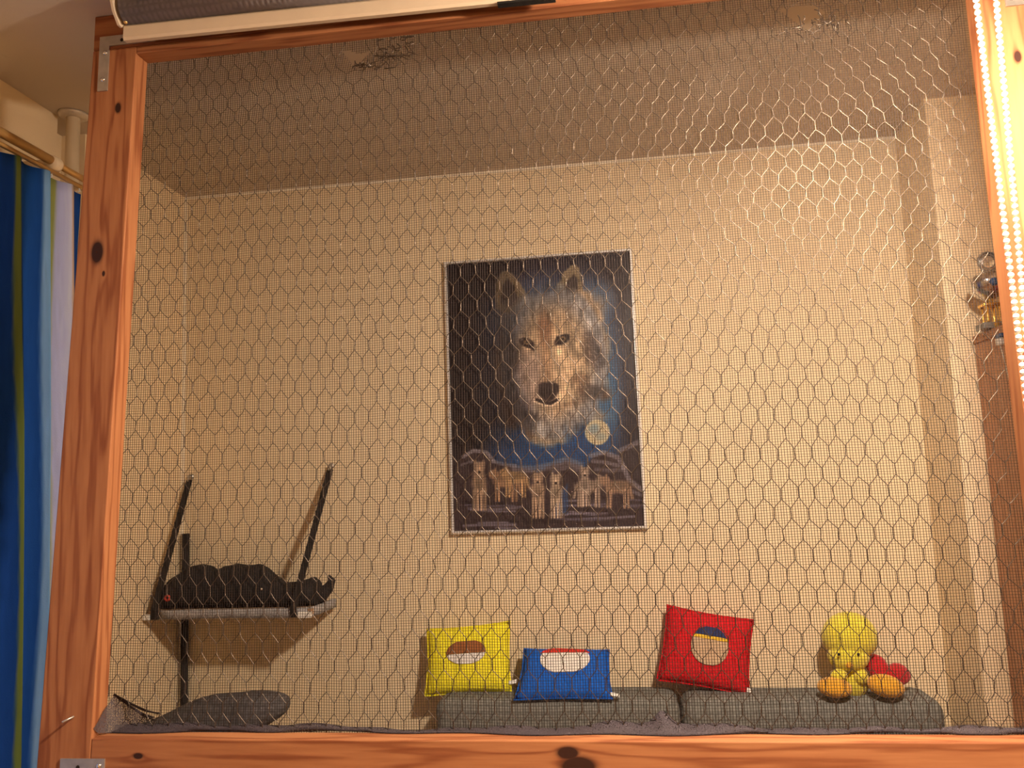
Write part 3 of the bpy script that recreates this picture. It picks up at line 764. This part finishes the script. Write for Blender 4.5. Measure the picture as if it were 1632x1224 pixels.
# ------------------------------------------------------------------ cat shelf in the corner
SY0, SY1 = 1.965, 2.112; SX0, SX1 = LEFT_X+0.006, -0.773; SZ = H-0.2870
t = thing('hanging_shelf', ((SX0+SX1)/2, 2.04, SZ-0.02), 'small wall shelf with grey felt edge hung on two black straps in the corner', 'shelf')
MB().box(SX0, SX1, SY0+0.008, SY1, SZ-0.016, SZ).build('board', 'board', t, bevel=0.002)
m_ = MB(); pts = [(SX0+0.03, SY0+0.002), (-0.95, SY0+0.001), (SX1-0.035, SY0+0.002), (SX1-0.006, SY0+0.012), (SX1+0.002, SY0+0.04), (SX1+0.004, SY1-0.03), (SX1+0.004, SY1+0.008)]
fine_pts = []
for (x0, y0), (x1, y1) in zip(pts[:-1], pts[1:]):
    for s in np.linspace(0, 1, 7)[:-1]: fine_pts.append((x0+(x1-x0)*s, y0+(y1-y0)*s))
fine_pts.append(pts[-1])
m_.rings([[Vector((x+ox, y+oy, SZ+oz+random.gauss(0, .0006))) for ox, oy, oz in ((-.004, -.004, -.019), (.004, .004, -.019), (.004, .004, .003), (-.004, -.004, .003))] for x, y in fine_pts])
m_.build('felt_edge', 'felt', t, True)
for (hx, hy_px), fx, lab in (((303, 762), -1.176, 'l'), ((527, 745), -0.814, 'r')):
    hk = on_y(hx, hy_px, WALL_Y-0.006)
    f0 = Vector((fx, SY0-0.005, SZ-0.018)); f1 = Vector((fx, SY0-0.007, SZ+0.004)); h0 = hk + Vector((0, -0.004, -0.006))
    m_ = MB(); w = 0.0088; th = 0.0012; rgs = []
    for q, nrm in ((Vector((fx, SY0+0.02, SZ-0.021)), Vector((0, 0, 1))), (f0, Vector((0, 0.7, 0.7))), (f1, Vector((0, 1, 0.2))), (f1.lerp(h0, .5), Vector((0, 0.9, 0.45))), (h0, Vector((0, 0.9, 0.45)))):
        rgs.append([q+Vector((-w, 0, 0))-nrm*th, q+Vector((w, 0, 0))-nrm*th, q+Vector((w, 0, 0))+nrm*th, q+Vector((-w, 0, 0))+nrm*th])
    m_.rings(rgs); m_.build('strap', 'black_strap', t)
    m_ = MB(); m_.tube([hk+Vector((0, 0.0055, 0.006)), hk+Vector((0, -0.010, 0.004)), hk+Vector((0.004, -0.015, -0.002)), hk+Vector((0, -0.012, -0.009))], 0.0028, 8)
    m_.lathe([(0.0085, 0.0), (0.0085, 0.002), (0.0003, 0.003)], hk+Vector((0, 0.0058, 0.004)), (0, -1, 0), 14)
    m_.build('hook', 'steel', t, True)
for x0, x1 in ((SX0-0.004, SX0+0.0145), (SX1-0.030, SX1+0.004)):
    MB().box(x0, x1, SY0-0.010, SY0+0.004, SZ-0.020, SZ-0.006).build('end_clip', 'white_plastic', t, bevel=0.002)

# black cloth bundle on the shelf
prof = [(-1.198, .006, .030), (-1.190, .040, .052), (-1.172, .072, .060), (-1.150, .086, .062), (-1.128, .102, .064), (-1.100, .108, .064), (-1.078, .104, .063), (-1.062, .092, .060), (-1.046, .090, .060),
        (-1.030, .098, .062), (-1.005, .103, .064), (-0.970, .100, .064), (-0.945, .105, .062), (-0.925, .096, .060), (-0.905, .078, .058), (-0.885, .060, .056), (-0.865, .053, .056), (-0.835, .054, .056), (-0.815, .062, .054), (-0.800, .068, .052), (-0.788, .060, .046), (-0.780, .030, .03)]
t = thing('cloth_bundle', (-0.99, 2.04, SZ), 'lumpy black cloth bundle with a small red ring lying on the hanging shelf', 'bundle')
m_ = MB(); rgs = []; yc = 2.043
for x, h, hw in prof:
    ring = []
    for j in range(22):
        a = 2*math.pi*j/22; c_, s_ = math.cos(a), math.sin(a)
        y = yc + hw*math.copysign(abs(c_)**0.8, c_)
        z = SZ+0.0008 + h*(0.42+0.58*s_ if s_ > 0 else 0.42*(1-abs(s_)**0.6)) if True else 0
        ring.append(Vector((x, y, z + 0.0025*math.sin(40*x+3*a))) if s_ > 0 else Vector((x, y, max(SZ+0.0008, z))))
    rgs.append(ring)
m_.rings(rgs); m_.build('padding', 'black', t, True)
q = on_y(267, 953, 1.982)
m_ = MB(); m_.tube([q + Vector((0.0062*math.cos(a), -0.001, 0.0062*math.sin(a))) for a in np.linspace(0, 2*math.pi, 17)[:-1]], 0.0026, 8, closed=True)
m_.build('ring_mark', 'red_mark', t, True)
c0_ = on_y(512, 955, 2.07)
cp_ = [on_y(498, 958, 2.06), on_y(512, 948, 2.07), on_y(524, 936, 2.08), on_y(529, 925, 2.085), on_y(524, 918, 2.09)]
MB().tube(cp_, [.022, .018, .014, .010, .004], 12).build('loose_end', 'black', t, True)
MB().ball(on_y(417, 939, 1.985), 0.0035).build('press_stud', 'chrome', t, True)

# black pole standing in the corner behind the shelf
pl = on_y(295.5, 900, 2.126)
m_ = MB(); m_.tube([Vector((pl.x, 2.1265, 0.0)), Vector((pl.x, 2.1265, 0.7)), Vector((pl.x, 2.1265, H-0.105))], 0.0098, 14)
tag(m_.build('corner_pole', 'black_strap', loc=(pl.x, 2.1265, 0), smooth=True), 'thin black upright pole in the room corner behind the hanging shelf', 'pole')

# ------------------------------------------------------------------ sofa
def rbox(name, mt, parent, x0, x1, y0, y1, z0, z1, r=0.03, segs=4):
    return MB().box(x0, x1, y0, y1, z0, z1).build(name, mt, parent, True, bevel=r, segs=segs)
STOP = H-0.5065
t = thing('sofa', (-0.2, 1.75, 0), 'grey upholstered sofa with two back cushions against the wall', 'sofa')
rbox('base', 'sofa', t, -1.05, 0.69, 1.36, 2.13, 0.05, 0.30, 0.02)
rbox('seat_cushion', 'sofa', t, -1.05, -0.26, 1.34, 1.97, 0.302, 0.44, 0.035)
rbox('seat_cushion', 'sofa', t, -0.255, 0.69, 1.34, 1.97, 0.302, 0.44, 0.035)
bc = rbox('back_cushion', 'sofa', t, -0.478, 0.0985, 1.985, 2.133, 0.302, STOP, 0.030, 5)
bc2 = rbox('back_cushion', 'sofa', t, 0.1015, 0.677, 1.985, 2.133, 0.302, STOP-0.001, 0.040, 6)
for (x, y) in ((-0.99, 1.42), (0.63, 1.42), (-0.99, 2.08), (0.63, 2.08)):
    MB().lathe([(0.02, 0), (0.025, 0.052)], (x, y, 0), n=12).build('foot', 'bead_black', t)

# dark grey cushion slumped at the left end
t_prof = [(-1.199, -0.560, -0.95, .020), (-1.185, -0.541, -0.95, .035), (-1.15, -0.527, -0.957, .05), (-1.11, -0.513, -0.957, .06), (-1.07, -0.497, -0.957, .07), (-1.03, -0.4785, -0.957, .075), (-0.99, -0.464, -0.957, .078), (-0.955, -0.4560, -0.957, .078),
          (-0.91, -0.4532, -0.90, .075), (-0.88, -0.4532, -0.66, .072), (-0.86, -0.4536, -0.545, .068), (-0.84, -0.4548, -0.531, .062), (-0.82, -0.4565, -0.5195, .055), (-0.805, -0.4590, -0.511, .046), (-0.793, -0.4630, -0.502, .036), (-0.7855, -0.4690, -0.4925, .022), (-0.7830, -0.4765, -0.484, .008)]
m_ = MB(); rgs = []
for x, zt, zb_, hw in t_prof:
    ring = []
    for j in range(24):
        a = 2*math.pi*j/24; c_, s_ = math.cos(a), math.sin(a)
        ring.append(Vector((x, 1.85+hw*math.copysign(abs(c_)**0.7, c_), H+(zt+zb_)/2+(zt-zb_)/2*math.copysign(abs(s_)**0.85, s_))))
    rgs.append(ring)
m_.rings(rgs)
tag(m_.build('floor_cushion', 'sofa_dark', loc=(-1.0, 1.85, H-0.957), smooth=True), 'dark charcoal cushion slumped below the hanging shelf', 'cushion').name = 'scatter_cushion'

# ------------------------------------------------------------------ three small pillows on the sofa back
def pillow(name, label, mt, corners, thick, grp='small square pillows on the sofa back'):
    """corners TL TR BR BL of the pillow's middle plane in space"""
    TL, TR, BR, BL = [Vector(c) for c in corners]
    t_ = thing(name, tuple((BL+BR)/2), label, 'pillow', grp)
    nrm = ((TR-TL).cross(BL-TL)).normalized()
    if nrm.y > 0: nrm = -nrm
    def P(u, v, s, k=1.0, extra=0.0):
        uu = u*(1-0.055*(1-v*v)*abs(u)**3*1.0); vv = v*(1-0.055*(1-u*u)*abs(v)**3)
        a, b = (uu+1)/2, (vv+1)/2
        q = TL.lerp(TR, a).lerp(BL.lerp(BR, a), b)
        h = (max(0, 1-u**4)*max(0, 1-v**4))**0.55
        wr = 0.06*math.sin(7*u+3*v)*math.sin(5*v-2*u)
        return q + nrm*s*(thick/2*h*(1+wr) + extra)
    n = 18; m_ = MB(); g = {}
    for s in (1, -1):
        for i in range(n+1):
            for j in range(n+1):
                u, v = -1+2*i/n, -1+2*j/n
                edge = i in (0, n) or j in (0, n)
                if edge and s == -1: g[(s, i, j)] = g[(1, i, j)]; continue
                g[(s, i, j)] = len(m_.v); m_.v.append(tuple(P(u, v, s)))
        for i in range(n):
            for j in range(n):
                m_.f.append((g[(s, i, j)], g[(s, i+1, j)], g[(s, i+1, j+1)], g[(s, i, j+1)]))
    cover = m_.build('cover', mt, t_, True)
    # corded seam
    loop = [P(-1+2*k/12, -1, 1) for k in range(12)] + [P(1, -1+2*k/12, 1) for k in range(12)] + [P(1-2*k/12, 1, 1) for k in range(12)] + [P(-1, 1-2*k/12, 1) for k in range(12)]
    MB().tube(loop, 0.0022, 6, closed=True).build('seam', mt, cover, True)
    def patch(pname, mt2, outline, lift=0.0030):
        """felt patch: outline in pillow u, v; follows the bulge"""
        m2 = MB(); cu = sum(o[0] for o in outline)/len(outline); cv = sum(o[1] for o in outline)/len(outline); rg = []
        for s in (1.0, 0.985, 0.9, 0.8, 0.7, 0.6, 0.5, 0.4, 0.3, 0.2, 0.1, 0.02):
            rg.append([P(cu+(a-cu)*s, cv+(b-cv)*s, 1, extra=(0.0002 if s == 1.0 else lift)) for a, b in outline])
        m2.rings(rg); return m2.build(pname, mt2, t_, True)
    def ribbon(u, v, du, dv, w=0.0045):
        a = P(u, v, 1); r_ = (TR-TL).normalized(); d_ = (TL-BL).normalized()
        m2 = MB(); q = [a-r_*0.002, a+r_*du*0.5+d_*dv*0.3-Vector((0, 0.002, 0)), a+r_*du+d_*dv]
        m2.rings([[x-d_*w, x+d_*w, x+d_*w+nrm*0.0008, x-d_*w+nrm*0.0008] for x in q])
        m2.build('tag', 'tag', t_)
    return t_, patch, ribbon
def oval(cu, cv, ru, rv, n=28, a0=0, a1=2*math.pi, pw=1.0):
    return [(cu+ru*math.copysign(abs(math.cos(a))**pw, math.cos(a)), cv+rv*math.copysign(abs(math.sin(a))**pw, math.sin(a))) for a in np.linspace(a0, a1, n+1)[:-1]]
def band(cu, cv, ru, rv, v0, v1, n=12):
    """slice of an oval between two heights"""
    f = lambda v: ru*math.sqrt(max(0.02, 1-((v-cv)/rv)**2))
    vs = np.linspace(v0, v1, n)
    bot_ = [(cu+f(v1)*(1-2*k/12), v1) for k in range(1, 12)]; top_ = [(cu-f(v0)*(1-2*k/12), v0) for k in range(1, 12)]
    return [(cu+f(v), v) for v in vs] + bot_ + [(cu-f(v), v) for v in vs[::-1]] + top_
C_ = lambda x, y, Y: on_y(x, y, Y)
py, pt, rb = pillow('small_pillow', 'bright yellow square pillow with a brown and white felt patch', 'yellow',
    [C_(680, 1003, 2.107), C_(813, 990, 2.107), C_(816, 1104, 2.066), C_(677, 1110, 2.066)], 0.052)
pt('felt_patch', 'brown_felt', band(0.0, -0.20, 0.46, 0.36, -0.52, -0.16))
pt('felt_patch', 'white_felt', band(0.0, -0.20, 0.46, 0.36, -0.155, 0.14))
rb(0.98, 0.72, 0.020, 0.002)
py, pt, rb = pillow('small_pillow', 'royal blue pillow leaning far back with a red and white felt patch', 'blue',
    [C_(835, 1034, 2.100), C_(971, 1036, 2.100), C_(977, 1114, 1.985), C_(819, 1116, 1.985)], 0.046)
pt('felt_patch', 'red_felt', band(0.0, -0.38, 0.62, 0.55, -0.90, -0.62))
pt('felt_patch', 'white_felt', band(0.0, -0.38, 0.56, 0.62, -0.61, 0.20))
rb(0.98, 0.85, 0.020, -0.004)
py, pt, rb = pillow('small_pillow', 'red square pillow tilted to the right with a tan and navy felt patch', 'red',
    [C_(1063, 964, 2.107), C_(1201, 988, 2.107), C_(1194, 1110, 2.060), C_(1046, 1084, 2.064)], 0.050)
pt('felt_patch', 'navy_felt', band(0.04, -0.10, 0.42, 0.52, -0.60, -0.36))
pt('felt_patch', 'gold_felt', band(0.04, -0.10, 0.42, 0.52, -0.355, -0.27))
pt('felt_patch', 'tan_felt', band(0.04, -0.10, 0.42, 0.52, -0.265, 0.40))
rb(0.97, 0.84, 0.010, 0.0)

# ------------------------------------------------------------------ yellow plush bird
B0 = on_y(1362, 1104, 2.02); B0.z = STOP
t = thing('plush_bird', tuple(B0), 'yellow plush chick with orange feet and a red heart sitting at the sofa end', 'plush toy')
hc = on_y(1354, 1016, 2.045)
def headfn(d): return 1.0 - 0.16*max(0, -d.z)**1.5*(abs(d.x))
MB().ball(hc, 0.062, 0.052, 0.058, 26, 17, fn=headfn).build('head', 'plush_y', t, True)
ck = MB(); ck.ball(on_y(1352, 1046, 2.030), 0.046, 0.040, 0.034, 20, 13); ck.build('cheeks', 'plush_y', t, True)
MB().ball(on_y(1359, 1084, 2.045), 0.036, 0.034, 0.040, 20, 13).build('body', 'plush_y', t, True)
MB().ball(on_y(1337, 1076, 2.010), 0.019, 0.017, 0.014, 16, 11).build('wing', 'plush_y', t, True)
MB().ball(on_y(1372, 1078, 2.015), 0.016, 0.016, 0.018, 16, 11).build('wing', 'plush_y', t, True)
bk = on_y(1353, 1058, 2.000)
MB().lathe([(0.011, 0.012), (0.010, 0.0), (0.006, -0.010), (0.001, -0.016)], bk, (0.1, 1, 0.25), 14).build('beak', 'plush_o', t, True)
for ex in (1337, 1368):
    MB().ball(on_y(ex, 1043, 1.990), 0.0032).build('eye', 'bead_black', t, True)
fl = on_y(1330, 1096, 2.000); fl.z = STOP+0.0225
MB().ball(fl, 0.038, 0.030, 0.022, 20, 13, Matrix.Rotation(0.10, 3, 'Y')).build('foot', 'plush_o', t, True)
fr_ = on_y(1412, 1096, 2.000); fr_.z = STOP+0.0255
MB().ball(fr_, 0.040, 0.030, 0.0245, 20, 13, Matrix.Rotation(0.22, 3, 'Y')).build('foot', 'plush_o', t, True)
# heart: flat plump shape leaning behind the right foot
hq = on_y(1413, 1073, 2.045); m_ = MB(); rgs = []
ra = 0.40
def heart(a):
    x = 16*math.sin(a)**3; z = 13*math.cos(a)-5*math.cos(2*a)-2*math.cos(3*a)-math.cos(4*a)
    return x/16*0.054, z/16*0.042
for s, dd in ((0.05, -.017), (0.45, -.016), (0.75, -.0125), (0.93, -.006), (1.0, 0), (0.93, .006), (0.75, .0125), (0.45, .016), (0.05, .017)):
    rg = []
    for k in range(30):
        x, z = heart(2*math.pi*k/30); x *= s; z *= s
        rg.append(hq + Vector((x*math.cos(ra)+z*math.sin(ra), dd+0.35*z, -x*math.sin(ra)+z*math.cos(ra))))
    rgs.append(rg)
m_.rings(rgs); m_.build('heart', 'plush_r', t, True)

# ------------------------------------------------------------------ cabinet and trophies on the right
CX = 0.784; CZ = on_y(1545, 541, PIER_Y).z
CT = H+0.285
t = thing('tall_cabinet', (CX+0.3, 1.72, 0), 'tall brown wooden cabinet beside the wall pier', 'cabinet')
MB().box(CX, CX+0.018, 1.50, PIER_Y-0.001, 0.0, CT-0.0185).build('side_panel', 'cabinet', t, bevel=0.001)
MB().box(CX+0.682, CX+0.70, 1.50, PIER_Y-0.001, 0.0, CT-0.0185).build('side_panel', 'cabinet', t, bevel=0.001)
MB().box(CX-0.004, CX+0.704, 1.478, PIER_Y-0.001, CT-0.018, CT).build('top', 'cabinet', t, bevel=0.002)
for k in range(2):
    d = MB().box(CX+0.002+0.349*k, CX+0.347+0.349*k, 1.482, 1.499, 0.06, CT-0.021).build('door', 'cabinet', t, bevel=0.002)
    MB().tube([(CX+0.31+0.08*k, 1.482, 1.0), (CX+0.31+0.08*k, 1.462, 1.01), (CX+0.31+0.08*k, 1.462, 1.11), (CX+0.31+0.08*k, 1.482, 1.12)], 0.005, 8).build('handle', 'chrome', d, True)
MB().box(CX+0.018, CX+0.682, 1.52, PIER_Y-0.002, 0.0, 0.06).build('plinth', 'cabinet', t)
# trophy: marble foot, gold columns, silver cup, round emblem
TY = 1.845
tq = on_y(1581, 520, TY); tx = tq.x; tz = CT
def zpx(y): return on_y(1581, y, TY).z
t = thing('trophy_cup', (tx, TY, tz), 'silver trophy cup on gold columns with a round emblem on top of the cabinet', 'trophy')
MB().box(tx-0.025, tx+0.025, TY-0.022, TY+0.022, tz+0.0005, tz+0.014).build('foot', 'marble', t, bevel=0.002)
for dx_, dy_ in ((-0.011, -0.010), (0.011, -0.010), (-0.011, 0.012), (0.011, 0.012)):
    MB().lathe([(0.0045, 0.014), (0.0028, 0.020), (0.0028, 0.040), (0.0045, 0.046), (0.0045, 0.050)], (tx+dx_, TY+dy_, tz), n=12).build('column', 'gold', t, True)
MB().box(tx-0.018, tx+0.018, TY-0.016, TY+0.018, tz+0.050, tz+0.056).build('collar_plate', 'gold', t, bevel=0.001)
MB().lathe([(0.008, 0.056), (0.010, 0.064), (0.024, 0.072), (0.037, 0.086), (0.041, 0.100), (0.038, 0.112), (0.028, 0.120), (0.014, 0.125)], (tx, TY, tz), n=32).build('cup', 'silver', t, True)
MB().lathe([(0.0085, 0.0), (0.0085, 0.003), (0.0003, 0.004)], (tx-0.004, TY-0.0385, tz+0.096), (0.05, -1, -0.1), 14).build('badge', 'blue_plastic', t, True)
em = MB().lathe([(0.022, 0.0), (0.023, 0.002), (0.022, 0.004), (0.0003, 0.004)], (tx+0.004, TY-0.002, tz+0.147), (0, -1, 0), 28).build('emblem', 'silver', t, True)
m_ = MB()
for rr in (0.0205, 0.0150):
    m_.tube([(tx+0.004+rr*math.cos(a), TY-0.0065, tz+0.147+rr*math.sin(a)) for a in np.linspace(0, 2*math.pi, 25)[:-1]], 0.0012, 6, closed=True)
m_.build('emblem_ring', 'marble', em, True)
MB().box(tx-0.001, tx+0.009, TY-0.004, TY+0.004, tz+0.123, tz+0.126).build('stem', 'gold', t)
MB().box(tx-0.006, tx+0.008, TY-0.024, TY-0.0225, tz+0.002, tz+0.012).build('name_plate', 'gold', t)
# second, smaller trophy half hidden by the post
tx2 = on_y(1598, 500, 1.83).x
t = thing('small_trophy', (tx2, 1.80, CT), 'small dark red trophy with pink ribbon half hidden behind the right post', 'trophy')
MB().box(tx2-0.012, tx2+0.020, 1.785, 1.815, CT+0.0005, CT+0.010).build('foot', 'marble', t, bevel=0.002)
MB().lathe([(0.009, 0.010), (0.006, 0.016), (0.007, 0.050), (0.010, 0.056), (0.004, 0.060)], (tx2+0.003, 1.80, CT), n=16).build('stem', 'ribbon_red', t, True)
MB().ball((tx2+0.003, 1.80, CT+0.073), 0.012, 0.010, 0.015).build('bow', 'pink', t, True)
# little hook with a cord on the cabinet side
hq = on_x(1598, 541, CX)
t = thing('key_hook', (CX, hq.y, hq.z-0.02), 'tiny white hook with blue cap and cord on the cabinet side', 'hook')
MB().box(CX-0.010, CX-0.0002, hq.y-0.012, hq.y+0.012, hq.z+0.004, hq.z+0.012).build('cap', 'blue_plastic', t, bevel=0.002)
MB().box(CX-0.012, CX-0.0002, hq.y-0.009, hq.y+0.009, hq.z-0.012, hq.z+0.0035).build('hook_body', 'white_plastic', t, bevel=0.003)
MB().tube([(CX-0.006, hq.y, hq.z-0.010), (CX-0.005, hq.y-0.010, hq.z-0.05), (CX-0.004, hq.y-0.022, hq.z-0.10)], 0.001, 6).build('cord', 'cord', t, True)

# ------------------------------------------------------------------ curtain, rods, pipe on the left
RXc = LEFT_X+0.10; RZ = H+0.676
t = thing('curtain_rod', (RXc, 1.2, RZ), 'double brass curtain rod below the ceiling on the left', 'curtain rod')
MB().tube([(RXc, 0.40, RZ), (RXc, 0.9, RZ), (RXc, 1.462, RZ)], 0.0095, 14).build('pole', 'brass', t, True)
MB().tube([(RXc, 1.455, RZ-0.002), (RXc, 1.5, RZ-0.002), (RXc, 1.575, RZ-0.002)], 0.0070, 14).build('pole_end', 'brass', t, True)
MB().tube([(RXc+0.003, 0.40, RZ-0.024), (RXc+0.003, 0.9, RZ-0.024), (RXc+0.003, 1.575, RZ-0.024)], 0.0050, 10).build('track', 'brass', t, True)
for yb in (1.46, 0.55):
    m_ = MB(); m_.lathe([(0.014, -0.011), (0.015, -0.006), (0.015, 0.006), (0.014, 0.011)], (RXc, yb, RZ-0.004), (0, 1, 0), 18)
    m_.box(LEFT_X-0.001, RXc, yb-0.006, yb+0.006, RZ-0.014, RZ+0.004)
    m_.build('bracket', 'pipe', t, True)
# curtain cloth: folds along Y; colour stripes run down the cloth
t = thing('striped_curtain', (RXc, 1.1, 0.03), 'long blue curtain with green, white and turquoise stripes on the left', 'curtain')
ZC0, ZC1 = 0.03, H+0.647
ny, nzc = 300, 60
ys = np.linspace(0.55, 1.565, ny); zc = np.linspace(ZC1, ZC0, nzc)
Yc, Zc = np.meshgrid(ys, zc)
dn = (ZC1-Zc)/(ZC1-ZC0)
Yq = Yc - 0.045*(H+0.24-Zc)          # the cloth hangs slightly slanted
phs = 2*math.pi*Yq/0.085 + 0.9*np.sin(9*Yq) + 0.6*np.sin(2.2*dn+5*Yq)
ampl = 0.018*(0.55+0.45*np.minimum(1, dn*4))
Xc_ = RXc - 0.004 + ampl*np.sin(phs) + 0.004*np.sin(23*Yc+4*dn)
Yd = Yc + 0.010*np.cos(phs)*np.minimum(1, dn*3+0.3)
stripes = [(1.28, (22, 62, 116)), (1.3640, (22, 60, 114)), (1.3665, (100, 112, 50)), (1.3765, (100, 112, 50)), (1.3790, (18, 52, 98)), (1.400, (26, 72, 124)), (1.4330, (20, 58, 104)), (1.4375, (112, 142, 158)), (1.4560, (96, 134, 156)),
           (1.4640, (30, 66, 110)), (1.4690, (128, 126, 60)), (1.4920, (128, 126, 60)), (1.4960, (150, 146, 158)), (1.5220, (176, 170, 182)), (1.5260, (168, 132, 96)), (1.5350, (150, 128, 104)), (1.5390, (20, 52, 96)), (1.570, (20, 52, 96))]
sy_ = np.array([s[0] for s in stripes]); scs = np.array([s[1] for s in stripes], float)
Ys = Yq + 0.0035*np.sin(7*Zc+2) + 0.004*np.sin(3.1*Zc+12*Yc)
Ym = np.where(Ys < 1.28, 1.30+np.abs(((1.28-Ys)+0.25) % 0.50-0.25), Ys)
CC = np.stack([np.interp(Ym, sy_, scs[:, k]) for k in range(3)], axis=-1)/255
CL = np.where(CC <= 0.04045, CC/12.92, ((CC+0.055)/1.055)**2.4)*np.array([1.35, 1.6, 2.3])
CL = np.clip(CL*(1+0.12*rng.normal(0, 1, CL.shape[:2])[..., None]*0.3), 0, 0.9)
VV = np.stack([Xc_, Yd, Zc], axis=-1).reshape(-1, 3)-np.array(OFF[t.name])
b0 = (np.arange(nzc-1)[:, None]*ny+np.arange(ny-1)[None, :]).ravel()
me = quads_mesh('cloth', VV, np.stack([b0, b0+ny, b0+ny+1, b0+1], axis=1))
ca = me.color_attributes.new('Col', 'FLOAT_COLOR', 'POINT')
cc = np.ones((ny*nzc, 4), dtype=np.float32); cc[:, :3] = CL.reshape(-1, 3); ca.data.foreach_set('color', cc.ravel())
cl = link('cloth', me, 'curtain', t, Vector(OFF[t.name]), True)
sm = cl.modifiers.new('thickness', 'SOLIDIFY'); sm.thickness = 0.0015
for yk in np.arange(0.60, 1.56, 0.085):
    MB().tube([(RXc+0.003, yk, RZ-0.029), (RXc+0.003, yk+0.003, RZ-0.034), (RXc-0.002, yk, ZC1-0.008)], 0.0016, 6).build('glider', 'white_plastic', t, True)
# heating pipe with collar
qx, qy = LEFT_X+0.040, 1.597
t = thing('heating_pipe', (qx, qy, 0), 'cream heating pipe with metal collar at the ceiling behind the left post', 'pipe')
MB().tube([(qx, qy, 0), (qx, qy, 1.0), (qx, qy, CEIL-0.0005)], 0.0145, 20).build('tube', 'pipe', t, True)
MB().lathe([(0.0150, -0.011), (0.026, -0.009), (0.031, -0.005), (0.031, -0.0006), (0.0150, -0.0006)], (qx, qy, CEIL), n=28).build('ceiling_collar', 'collar', t, True)
